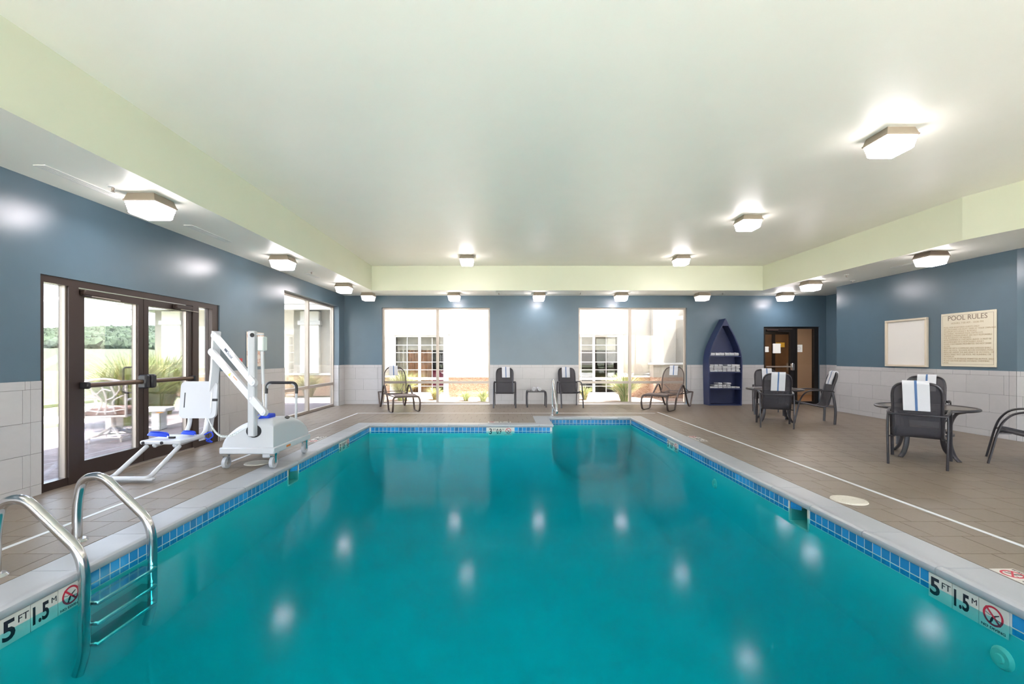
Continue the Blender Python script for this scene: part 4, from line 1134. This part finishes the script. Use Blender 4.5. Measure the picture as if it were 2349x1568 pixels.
# ------------------------------------------------------------------ loungers
def make_lounger(label):
    t = tag(empty('lounger'), label, 'lounger', 'brown sling loungers')
    def side(s):
        return [(s * .24, 1.20, .415), (s * .335, 1.21, .375), (s * .355, 1.24, .24), (s * .355, 1.19, .06), (s * .355, 1.08, .014), (s * .355, .74, .014), (s * .355, .64, .06), (s * .355, .50, .33), (s * .355, .16, .60), (s * .355, .03, .665), (s * .355, -.09, .60), (s * .355, -.34, .22), (s * .355, -.50, .03), (s * .355, -.58, .014), (s * .355, -.65, .05), (s * .355, -.87, .42)]
    p = side(-1)[::-1] + side(1)
    m = MB(); m.tube(catmull(p, 5), .016, 8, flat=(.026, .013), ref=(1, 0, 0)); m.build('frame', 'lounger_metal', t, True)
    for s in (-1, 1):
        m = MB(); m.tube(catmull([(s * .30, 1.17, .42), (s * .30, .6, .41), (s * .30, .0, .40), (s * .33, -.5, .41), (s * .35, -.87, .42)], 4), .014, 8); m.build('seat_rail', 'lounger_metal', t, True)
        m = MB(); m.tube([(s * .25, -.155, .66), (s * .27, -.78, .425)], .010, 6); m.build('prop_strut', 'lounger_metal', t, True)
    m = MB(); m.tube([(-.36, -.87, .42), (.36, -.87, .42)], .013, 8); m.build('rear_bar', 'lounger_metal', t, True)
    pr = catmull([(0, 1.19, .435), (0, .95, .455), (0, .62, .44), (0, .3, .405), (0, .0, .395), (0, -.12, .40)], 4)
    m = MB(); m.strip([(q.y, q.z) for q in pr], -.295, .295, .008); m.build('seat_sling', 'lounger_sling', t, True)
    bp = [(s, y, z) for (s, y, z) in ((.27, -.07, .42), (.30, -.12, .52), (.315, -.19, .78), (.29, -.255, 1.0), (.20, -.29, 1.13), (.08, -.305, 1.175))]
    m = MB(); m.tube(catmull([(-a, b, c) for a, b, c in bp] + bp[::-1], 5, closed=True), .016, 8); m.build('back_frame', 'lounger_metal', t, True)
    q1 = catmull(bp, 4)
    m = MB(); m.strip([(q.y, q.z) for q in q1], [-q.x for q in q1], [q.x for q in q1], .005); m.build('back_sling', 'lounger_mesh', t, True)
    return t
# head-to-foot direction
lg1 = make_lounger('brown sling lounger before the curtained far window')
a1 = math.atan2(-.9, .43); lg1.location = (-3.13, 13.08, 0); lg1.rotation_euler = (0, 0, a1 - math.pi / 2)
a2 = math.atan2(-.77, -.64)
lg2 = dup(lg1, None, (4.80, 13.28, 0), a2 - math.pi / 2, 'brown sling lounger beside the navy boat shelf')
hung_towel('white towel with blue stripe hung on the lounger before the curtained window', lg1.location, lg1.rotation_euler.z, .03, .24, .25, .22, -.300, 1.165, -.22, -.02)
hung_towel('white towel with blue stripe hung on the lounger beside the boat shelf', lg2.location, lg2.rotation_euler.z, .0, .24, .25, .22, -.300, 1.165, -.22, .02)

# ------------------------------------------------------------------ side table with rolled towels
st = tag(empty('side_table', (.90, 13.45, 0)), 'small black side table holding two rolled towels', 'table')
m = MB(); m.tube(fillet([(-.24, -.2, .455), (.24, -.2, .455), (.24, .25, .455), (-.24, .25, .455), (-.24, -.2, .455)], .05), .018, 8); m.build('rim', 'chair_metal', st, True)
for k in range(7):
    x = -.20 + .4 * k / 6
    m = MB(); m.bbox(x - .026, x + .026, -.19, .24, .452, .466, .004); m.build('slat', 'chair_metal', st)
for sx in (-1, 1):
    for (y, y2) in ((-.2, -.23), (.25, .26)):
        m = MB(); m.tube(catmull([(sx * .22, y * .9, .46), (sx * .265, y, .44), (sx * .28, y2, .30), (sx * .275, y2, 0)], 4), .018, 8, flat=(.022, .018), ref=(1, 0, 0)); m.build('leg', 'chair_metal', st, True)
def rolled_towel(x, y, z, rz, label):
    root = tag(empty('rolled_towel', (x, y, z), rz), label, 'towel', 'rolled white towels on the side table')
    sp = []
    for k in range(61):
        a = k / 60 * 2 * math.pi * 3.2; r = .008 + .046 * k / 60; sp.append((r * math.cos(a), r * math.sin(a) + .057))
    m = MB(); m.strip([(q[0], q[1]) for q in sp], -.12, .12, .0125); m.build('roll', 'towel', root, True)
rolled_towel(.835, 13.40, .468, math.radians(82), 'rolled white towel nearer the curtained window on side table')
rolled_towel(.985, 13.42, .468, math.radians(96), 'rolled white towel nearer the hand rail on side table')

# ------------------------------------------------------------------ boat shelf
bs = tag(empty('boat_shelf', (6.62, YB - .01, 0)), 'navy boat-shaped shelf holding stacks of white towels', 'shelf')
BD = .40; HB = 2.62
BP = [(0, .488), (.7, .505), (1.25, .512), (1.45, .495), (1.6, .468), (1.824, .398), (2.142, .255), (2.397, .116), (2.62, .004)]
def half(z):
    for (z0, w0), (z1, w1) in zip(BP[:-1], BP[1:]):
        if z <= z1: return w0 + (w1 - w0) * (z - z0) / (z1 - z0)
    return .004
zsamp = [0, .3, .6, .9, 1.2, 1.35, 1.5, 1.65, 1.8, 1.95, 2.1, 2.2, 2.3, 2.4, 2.48, 2.55, 2.6, HB]
th = .032
for s in (-1, 1):
    vs = []; n = len(zsamp)
    for z in zsamp:
        o_w = max(half(z), .004); i_w = max(o_w - th, .001)
        vs += [(s * o_w, -BD, z), (s * o_w, 0, z), (s * i_w, 0, z), (s * i_w, -BD, z)]
    fs = []
    for k in range(n - 1):
        for j in range(4): fs.append((k * 4 + j, k * 4 + (j + 1) % 4, k * 4 + 4 + (j + 1) % 4, k * 4 + 4 + j))
    fs += [(0, 1, 2, 3), tuple((n - 1) * 4 + j for j in range(4))]
    m = MB(); m.add(vs, fs); m.build('side_board', 'navy', bs, True)
m = MB(); poly = [(half(z) - th * .5, z) for z in zsamp if half(z) > .03] + [(-(half(z) - th * .5), z) for z in zsamp[::-1] if half(z) > .03]
m.extrude(poly, 'y', -.02, -.002); m.build('back_board', 'navy', bs)
SH = [1.495, 1.01, .515]
for z in SH + [.03]:
    w = half(z) - th
    m = MB(); m.box(-w, w, -BD + .005, -.02, z - .028, z); m.build('shelf_board', 'navy', bs)
m = MB(); m.prism([(-.11, -BD - .001), (.11, -BD - .001), (.11, -BD + .1), (-.11, -BD + .1)], 2.36, 2.385); 
m = MB(); w = half(2.40); m.extrude([(-w, 2.40), (w, 2.40), (0, HB - .01)], 'y', -BD - .004, -BD + .006); m.build('bow_plate', 'navy', bs)
def fold_mesh(w, h, d):
    m = MB(); r = h / 2; sec = []
    for k in range(7):
        a = -math.pi / 2 + math.pi * k / 6; sec.append((-d / 2 + r - r * math.cos(a) * 1.0, r + r * math.sin(a)))
    path = [(d / 2, .004), (0, .003)] + sec + [(0, h - .002), (d / 2, h - .006)]
    m.add([], [])
    poly = path
    n = len(poly); N2 = 4
    vs = []
    for i in range(N2):
        x = -w / 2 + w * i / (N2 - 1)
        for (y, z) in poly: vs.append((x, y + .006 * math.sin(i * 2.1), z * (1 + .05 * math.sin(i * 1.9))))
    fs = []
    for i in range(N2 - 1):
        for j in range(n): fs.append((i * n + j, i * n + (j + 1) % n, (i + 1) * n + (j + 1) % n, (i + 1) * n + j))
    fs += [tuple(range(n))[::-1], tuple((N2 - 1) * n + j for j in range(n))]
    m.add(vs, fs); return m.mesh('folded_towel', 'towel', True)
FT_TOP = fold_mesh(.128, .095, .30)
FM = [fold_mesh(.112, .052, .30), fold_mesh(.104, .050, .28), fold_mesh(.116, .055, .29)]
def stack_row(level, z, counts, width, shelf):
    n = len(counts); k0 = 0
    for k, c in enumerate(counts):
        x = -width / 2 + width * (k + .5) / n
        zz = z + .001
        for j in range(c):
            me = FM[(k * 3 + j) % 3] if level else FT_TOP
            o = bpy.data.objects.new('folded_towel', me); COL.objects.link(o)
            o.location = (bs.location.x + x + R.uniform(-.006, .006), bs.location.y - .215 + R.uniform(-.012, .012), zz); o.rotation_euler = (0, 0, R.uniform(-.05, .05))
            lab = 'folded white towel, %s from the bottom in %s stack, %s' % (ORD[j], ORD[k], shelf) if max(counts) > 1 else 'folded white towel, %s in the row on the %s' % (ORD[k], shelf)
            tag(o, lab, 'towel', 'folded towels in the boat shelf')
            zz += .0575
stack_row(0, SH[0], [1, 1, 1, 1, 1, 1], .86, 'top boat shelf')
stack_row(1, SH[1], [4, 4, 4, 3, 4, 4, 4], .93, 'middle boat shelf')
stack_row(2, SH[2], [1, 2, 3, 2, 3, 1, 1], .92, 'lowest boat shelf')

# ================================================================== outside
GZ = -.03
m = MB(); m.box(-400, XL - .3, -60, 400, GZ - .3, GZ - .12); m.box(XL - .3, 60, YB + .3, 400, GZ - .3, GZ - .12); m.box(XL - .3, 60, -60, YF - .3, GZ - .3, GZ - .12); tag(m.build('ground', 'field'), 'wide pale green field stretching to the hills', kind='structure')
m = MB(); m.box(-9.6, XL - .26, YF - .25, 16.8, GZ - .11, GZ); tag(m.build('patio', 'paver'), 'paved patio outside the entrance doors', kind='structure')
m = MB(); m.prism([(-26, YF - .25), (-9.6, YF - .25), (-9.6, 10.4), (-26, 10.4)], GZ - .11, GZ - .03); m.prism([(-60, 10.4), (-14.5, 10.4), (-14.5, 40), (-60, 40)], GZ - .11, GZ - .03)
tag(m.build('lawn', 'lawn'), 'sunny mown lawn beyond the patio', kind='structure')
m = MB(); m.box(-14.5, -9.6, 10.4, 11.6, GZ - .1, GZ - .01); m.box(-26, -14.5, 10.4, 11.6, GZ - .1, GZ - .02); tag(m.build('path', 'concrete'), 'pale concrete path crossing the lawn', kind='structure')
m = MB(); m.add([(-140, 10, GZ - .02), (-30, -20, GZ - .02), (-36, -20, GZ - .02), (-146, 16, GZ - .02)], [(0, 1, 2, 3)])
m.add([(-30, 10, GZ - .01), (-60, 60, GZ - .01), (-66, 60, GZ - .01), (-36, 10, GZ - .01)], [(0, 1, 2, 3)]); tag(m.build('road', 'road'), 'pale grey road beyond the lawn', kind='structure')
m = MB(); m.box(-14, 16, -14, YF - .25, GZ - .11, GZ); tag(m.build('bounce_terrace', 'concrete'), 'unseen pale concrete paving added behind the near wall to bounce sunlight', kind='structure')  # unseen sunlit slab, added to bounce light up onto the ceiling
# courtyard behind the far wall
m = MB(); m.box(XL - .26, 7.3, YB + .26, 15.35, GZ - .11, GZ - .01); m.box(-9.6, XL - .26, 14.1, 16.8, GZ - .005, GZ + .003) if False else None
tag(m.build('path_courtyard', 'concrete'), 'white concrete walk along the courtyard', kind='structure')
m = MB(); m.box(XL - .26, 7.3, 15.35, 17.4, GZ - .11, GZ); tag(m.build('gravel_bed', 'gravel'), 'tan gravel bed under the courtyard windows', kind='structure')
EW = 17.0
eb = tag(empty('courtyard_building', (0, EW, 0)), 'cream stucco wing with gridded windows across the courtyard', 'building')
eo = (0, EW, 0)
def ep(q, name, m, par=None, smooth=False): return q.build(name, m, par or eb, smooth, eo)
wins = [(-4.15, -2.27), (2.35, 4.22)]
def wall_ext(y, x0, x1, z0, z1, holes, m, name):
    q = MB(); us = sorted([x0, x1] + [h for w in holes for h in w])
    for a, b in zip(us[:-1], us[1:]):
        if any(h[0] <= a + 1e-6 and h[1] >= b - 1e-6 for h in holes):
            (q.box(a, b, y, y + .3, 2.26, z1) if z1 > 2.3 else None); q.box(a, b, y, y + .3, z0, .08) if z0 < .08 else None
        else: q.box(a, b, y, y + .3, z0, z1)
    return ep(q, name, m)
wall_ext(EW, -5.6, 7.35, .72, 5.2, wins, 'stucco', 'stucco_wall'); wall_ext(EW - .05, -5.65, 7.35, GZ, .72, wins, 'stone_base', 'stone_base')
q = MB(); q.box(-5.66, wins[0][0] - .16, EW - .09, EW - .05, .70, .77); q.box(wins[0][1] + .16, wins[1][0] - .16, EW - .09, EW - .05, .70, .77); q.box(wins[1][1] + .16, 5.36, EW - .09, EW - .05, .70, .77); ep(q, 'base_cap', 'ext_trim')
q = MB(); q.box(5.36, 7.35, EW - .45, EW, .72, 1.18); ep(q, 'plinth_block', 'stucco'); q = MB(); q.box(5.36, 7.35, EW - .47, EW - .05, GZ, .72); ep(q, 'plinth_stone', 'stone_base')
q = MB(); q.box(5.30, 7.35, EW - .50, EW, 1.18, 1.24); ep(q, 'plinth_cap', 'ext_trim')
q = MB(); q.box(5.42, 6.25, EW - .25, EW, 1.24, 5.2); ep(q, 'pilaster', 'stucco')
for w, (x0, x1) in enumerate(wins):
    wn_ = MB(); f = wn_
    f.box(x0 - .15, x0, EW - .07, EW + .05, .05, 2.30); f.box(x1, x1 + .15, EW - .07, EW + .05, .05, 2.30); f.box(x0 - .18, x1 + .18, EW - .085, EW + .05, 2.301, 2.42); f.box(x0, x1, EW - .065, EW + .05, 2.26, 2.30); f.box(x0 - .18, x1 + .18, EW - .10, EW + .05, -.02, .049); f.box(x0, x1, EW - .065, EW + .05, .05, .08)
    tr = ep(f, 'window_surround', 'ext_trim')
    mid = (x0 + x1) / 2
    q = MB(); q.box(mid - .045, mid + .045, EW - .02, EW + .06, .08, 2.26); q.box(x0, x0 + .05, EW - .02, EW + .06, .08, 2.26); q.box(x1 - .05, x1, EW - .02, EW + .06, .08, 2.26)
    q.box(x0 + .05, x1 - .05, EW - .015, EW + .055, 2.20, 2.255); q.box(x0 + .05, x1 - .05, EW - .015, EW + .055, .60, .70); q.box(x0 + .05, x1 - .05, EW - .015, EW + .055, .085, .14); ep(q, 'sash_frame', 'ext_trim', tr)
    for (a, b) in ((x0 + .05, mid - .045), (mid + .045, x1 - .05)):
        for (za, zb_) in ((.14, .60), (.70, 2.20)):
            q = MB(); q.box(a, b, EW + .03, EW + .036, za, zb_); ep(q, 'pane', 'glass', tr)
        q = MB(); c = (a + b) / 2; q.box(c - .011, c + .011, EW + .015, EW + .03, .14, .60); q.box(c - .011, c + .011, EW + .015, EW + .03, .70, 2.20)
        for z in (.37, .98, 1.27, 1.62, 1.90): q.box(a, b, EW + .017, EW + .028, z - .011, z + .011)
        ep(q, 'muntin', 'ext_trim', tr)
    q = MB(); q.box(x0 - .3, x1 + .3, EW + 2.2, EW + 2.3, -.1, 2.6); q.box(x0 - .4, x0 - .3, EW + .3, EW + 2.3, -.1, 2.6); q.box(x1 + .3, x1 + .4, EW + .3, EW + 2.3, -.1, 2.6); q.box(x0 - .3, x1 + .3, EW + .3, EW + 2.3, -.1, 0); q.box(x0 - .4, x1 + .4, EW + .3, EW + 2.3, 2.6, 2.7); ep(q, 'room_interior', 'room_dark', tr)
    # gathered curtains
    for (a, b, mt) in (((x0, x0 + .45, 'curtain_pale'), (x0 + .45, x0 + 1.35, 'curtain_orange')) if w == 0 else ((x0, x0 + .5, 'curtain_pale'),)):
        pts = [(a + (b - a) * k / 40, EW + .34 + .03 * math.sin(k * 1.3)) for k in range(41)]
        q = MB(); q.add([(x, y, .1) for x, y in pts] + [(x, y, 2.25) for x, y in pts], [(k, k + 1, 42 + k, 41 + k) for k in range(40)]); ep(q, 'curtain', mt, tr, True)
    if w == 0:
        q = MB(); q.bbox(x0 + 1.0, x0 + 1.8, EW + .5, EW + .9, .3, .95, .05); ep(q, 'chair_back', 'magenta', tr)
    q = MB(); q.box(x0 + .05, x1 - .05, EW + .30, EW + .31, 1.72, 2.25); ep(q, 'blind', 'curtain_pale', tr)
# lower roofed wing toward the patio
wg = tag(empty('patio_building', (-9, 18.6, 0)), 'low cream building with shingled roof beyond the patio', 'building'); wgo = (-9, 18.6, 0)
def wp(q, name, m, par=None): return q.build(name, m, par or wg, False, wgo)
q = MB(); q.box(-14.3, -5.6, 18.6, 24, .75, 3.35); wp(q, 'stucco_wall', 'stucco')
q = MB(); q.box(-14.35, -5.6, 18.54, 24, GZ - .1, .75); wp(q, 'stone_base', 'stone_base'); q = MB(); q.box(-14.38, -5.6, 18.50, 18.6, .72, .80); wp(q, 'base_cap', 'ext_trim')
for x in (-13.9, -10.8, -8.3):
    q = MB(); q.box(x, x + .75, 18.42, 18.6, .8, 3.3); p_ = wp(q, 'pilaster', 'stucco_white'); q = MB(); q.box(x - .08, x + .83, 18.36, 18.6, 2.75, 2.92); wp(q, 'pilaster_cap', 'ext_trim', p_)
q = MB(); q.box(-15.1, -5.6, 17.75, 18.6, 3.35, 3.42); q.box(-15.1, -5.6, 17.70, 17.78, 3.30, 3.52); q.box(-15.15, -14.3, 17.75, 24, 3.35, 3.52); wp(q, 'eave', 'ext_trim')
q = MB(); q.add([(-15.2, 17.65, 3.52), (-5.6, 17.65, 3.52), (-5.6, 22.5, 5.6), (-11.5, 22.5, 5.6), (-15.2, 27.4, 3.52), (-5.6, 27.4, 3.52)], [(0, 1, 2, 3), (0, 3, 4), (4, 3, 2, 5)]); wp(q, 'roof', 'shingle')
q = MB(); q.box(-13.0, -11.9, 18.57, 18.61, 1.0, 2.7); w_ = wp(q, 'window', 'ext_trim'); q = MB(); q.box(-12.9, -12.0, 18.55, 18.575, 1.1, 2.6); wp(q, 'pane', 'glass', w_)
# hallway wing side toward the courtyard
m = MB(); m.box(7.3, 7.36, YB + .26, EW + .3, GZ - .1, 4.3); tag(m.build('wall_courtyard', 'stucco'), kind='structure')
m = MB(); m.box(7.0, 12.9, YB + .3, 18, 4.3, 4.45); tag(m.build('roof_hall', 'shingle'), kind='structure')
m = MB(); m.box(XL - .7, XR_F + .6, YF - .7, YB + .4, ZC + .16, ZC + .4); tag(m.build('roof', 'shingle'), kind='structure')

# ornamental grasses
def grass(x, y, h, spread, n, label, dry=.15, z=GZ, seed=1):
    g = random.Random(seed); root = tag(empty('ornamental_grass', (x, y, z)), label, 'grass plant', 'ornamental grasses')
    n = int(n * 2.4)
    for part, mname, cnt in (('blades', 'grass_blade', int(n * (1 - dry))), ('dry_blades', 'grass_dry', int(n * dry))):
        m = MB()
        for k in range(cnt):
            a = g.uniform(0, 2 * math.pi); r0 = g.uniform(0, .12) * spread; L = h * g.uniform(.55, 1.0); lean = g.uniform(.08, .8) * spread
            w = g.uniform(.0025, .0055) * (1 + h * .3); c, s = math.cos(a), math.sin(a); tx, ty = -s, c
            P = []
            for t in (0, .4, .75, 1.0):
                rr = r0 + lean * t ** 2.2; P.append((rr * c, rr * s, L * (t - .22 * t ** 3 * lean / max(spread, .1))))
            vs = []
            for i, p in enumerate(P):
                ww = w * (1, .9, .6, .05)[i]; vs += [(p[0] - tx * ww, p[1] - ty * ww, p[2]), (p[0] + tx * ww, p[1] + ty * ww, p[2])]
            m.add(vs, [(0, 1, 3, 2), (2, 3, 5, 4), (4, 5, 7, 6)])
        o = bpy.data.objects.new(part, None)
        me = bpy.data.meshes.new(part); me.from_pydata(m.v, [], m.f); me.materials.append(MATS[mname]); me.update()
        ob = bpy.data.objects.new(part, me); COL.objects.link(ob); ob.parent = root; tag(ob, kind='stuff')
        bpy.data.objects.remove(o)
grass(-8.3, 10.1, 1.75, 1.9, 900, 'tall green ornamental grass outside the second entrance door', .2, seed=2)
grass(-9.0, 11.9, 1.9, 2.0, 800, 'tallest green ornamental grass in front of the low building', .2, seed=3)
grass(-7.6, 12.6, 1.2, 1.3, 350, 'ornamental grass seen through the narrow sidelight', .3, seed=4)
grass(-7.3, 16.9, 1.0, 1.2, 350, 'feathery grass seen through the side window', .4, seed=5)
grass(-9.2, 17.2, 1.2, 1.0, 300, 'pale grass clump by the low building wall', .5, seed=12)
grass(-3.55, 15.6, 1.15, 1.2, 420, 'grass clump seen through the lounger before the curtained window', .3, seed=6)
grass(-.75, 15.2, .45, .7, 220, 'small grass clump at the corner of the curtained window', .2, seed=7)
grass(-1.35, 15.5, .38, .6, 160, 'smallest grass clump on the courtyard gravel', .2, seed=8)
grass(-2.45, 15.9, .5, .7, 160, 'low grass tuft under the curtained courtyard window', .3, seed=9)
grass(3.95, 15.15, 1.05, 1.1, 480, 'bushy grass clump behind the mullion of the far window', .3, seed=10)
grass(2.75, 15.9, .55, .6, 160, 'low grass tuft under the dark courtyard window', .3, seed=11)
fl = tag(empty('orange_flower', (-6.75, 8.9, GZ)), 'single orange flower outside the second entrance door', 'flower')
m = MB(); m.tube([(0, 0, 0), (.01, 0, .2), (.0, 0, .40)], .006, 5); m.build('stem', 'grass_blade', fl)
m = MB()
for k in range(7):
    a = k * 2 * math.pi / 7; c, s = math.cos(a), math.sin(a); m.add([(0, 0, .40), (.035 * c - .02 * s, .035 * s + .02 * c, .42), (.075 * c, .075 * s, .41), (.035 * c + .02 * s, .035 * s - .02 * c, .42)], [(0, 1, 2, 3)])
m.build('petals', 'flower', fl)

# patio chair with branch-patterned back
pc = tag(empty('patio_chair', (-7.05, 8.2, GZ), math.radians(18)), 'pale metal swivel chair with branch-patterned back on the patio', 'chair')
m = MB(); m.bbox(-.32, .32, -.28, .34, .48, .60, .03); m.build('cushion', 'patio_cushion', pc, True)
m = MB(); m.bbox(-.31, .31, -.29, .33, .44, .48, .01); m.build('seat_frame', 'patio_metal', pc)
for s in (-1, 1):
    m = MB(); m.tube([(s * .30, -.28, .44), (s * .33, -.36, 1.02)], .022, 8); m.build('back_post', 'patio_metal', pc, True)
    m = MB(); m.tube(catmull([(s * .33, -.33, .74), (s * .40, -.05, .78), (s * .40, .25, .74), (s * .36, .30, .58)], 5), .02, 8); m.build('arm', 'patio_metal', pc, True)
m = MB(); m.tube(catmull([(-.33, -.36, 1.02), (-.2, -.375, 1.09), (0, -.38, 1.12), (.2, -.375, 1.09), (.33, -.36, 1.02)], 5), .02, 8); m.build('back_top_rail', 'patio_metal', pc, True)
m = MB(); g = random.Random(4)
def bp_(u, v): return (u * .31, -.285 - .085 * v, .50 + .55 * v)
for (a, b, c) in (((-.9, .1), (-.4, .35), (-.6, .95)), ((-.4, .0), (-.1, .4), (-.5, .75)), ((.0, .0), (.1, .5), (-.1, 1.0)), ((.1, .45), (.5, .6), (.3, 1.0)), ((.5, 0), (.4, .4), (.9, .6)), ((-.9, .55), (-.5, .6), (-.1, .45)), ((.2, .2), (.6, .25), (.9, .2)), ((-.6, .25), (-.9, .35), (-.95, .7)), ((.55, .6), (.75, .8), (.7, .98)), ((-.3, .65), (0, .8), (.35, .75)), ((-.9, .15), (0, .08), (.9, .15))):
    m.tube(catmull([bp_(*a), bp_(*b), bp_(*c)], 4), .013, 6)
m.build('branch_lattice', 'patio_metal', pc, True)
m = MB(); m.cyl((0, 0, .18), (0, 0, .44), .04, 12); m.build('pedestal', 'patio_metal', pc, True)
for k in range(4):
    a = math.radians(40 + 90 * k); c, s = math.cos(a), math.sin(a)
    m = MB(); m.tube([(.03 * c, .03 * s, .24), (.22 * c, .22 * s, .12), (.36 * c, .36 * s, .08)], .025, 8); m.tube([(.33 * c, .33 * s, .09), (.34 * c, .34 * s, 0)], .014, 6); m.build('foot', 'patio_metal', pc, True)
m = MB(); m.tube([(.34 * math.cos(2 * math.pi * k / 4 + .7), .34 * math.sin(2 * math.pi * k / 4 + .7), .085) for k in range(4)], .013, 6, closed=True); m.build('base_ring', 'patio_metal', pc, True)
# stone bench
sb_ = tag(empty('stone_bench', (-7.55, 9.35, GZ), math.radians(12)), 'pale stone bench beside the tall grass on the patio', 'bench')
m = MB(); m.bbox(-.6, .6, -.2, .2, .38, .46, .015); m.build('seat_slab', 'concrete', sb_)
for x in (-.4, .4):
    m = MB(); m.bbox(x - .08, x + .08, -.15, .15, 0, .38, .015); m.build('pedestal', 'concrete', sb_)
# hills with trees
g = random.Random(11)
def hill_z(x, y):
    d = math.hypot(x + 190, y - 175); ang = math.atan2(y, -x)
    base = 10.5 * max(0, 1 - abs((-x * .62 + y * .62 - 165) / 105)) ** .8
    return base * (.8 + .25 * math.sin(ang * 7 + 1)) - .6
m = MB(); nx, ny = 44, 34; vs = []
for i in range(nx + 1):
    for j in range(ny + 1):
        x = -380 + 380 * i / nx; y = 20 + 360 * j / ny; vs.append((x, y, hill_z(x, y) + g.uniform(-.3, .3)))
m.add(vs, [(i * (ny + 1) + j, (i + 1) * (ny + 1) + j, (i + 1) * (ny + 1) + j + 1, i * (ny + 1) + j + 1) for i in range(nx) for j in range(ny)])
tag(m.build('hill', 'hill', smooth=True), 'wooded hillside far beyond the road', kind='structure')
m = MB(); cnt = 0
while cnt < 15000:
    y = g.uniform(75, 240); x = -y * g.uniform(.45, 1.25); s_ = -x * .62 + y * .62
    if s_ > 250 or (132 < s_ < 142): continue
    r = g.uniform(.4, .95); m.ico((x, y, max(hill_z(x, y), -.5) + r * .6), r, .35, 1.25); cnt += 1
fo = m.build('forest', 'tree_leaf'); tag(fo, 'dense green forest covering the far hillside', 'forest', kind='stuff')
# distant guard rail by the road
rl = tag(empty('guard_rail', (-36, 34, 0)), 'long white guard rail along the distant road', 'guard rail')
m = MB(); m.add([(-29, 10, .55), (-62, 64, .55), (-62, 64, .9), (-29, 10, .9), (-29.1, 10, .55), (-62.1, 64, .55), (-62.1, 64, .9), (-29.1, 10, .9)], [(0, 1, 2, 3), (7, 6, 5, 4), (3, 2, 6, 7)]); m.build('beam', 'white_pvc', rl, False, (-36, 34, 0))
for k in range(12):
    t = (k + .5) / 12; m = MB(); x, y = -29.05 - 33 * t, 10 + 54 * t; m.box(x - .08, x + .08, y - .08, y + .08, -.2, .9); m.build('post', 'white_pvc', rl, False, (-36, 34, 0))

# ------------------------------------------------------------------ convert build units to metres
for o in list(COL.objects):
    if o.parent is None and o.type in ('MESH', 'EMPTY'):
        o.location = o.location * S; o.scale = o.scale * S
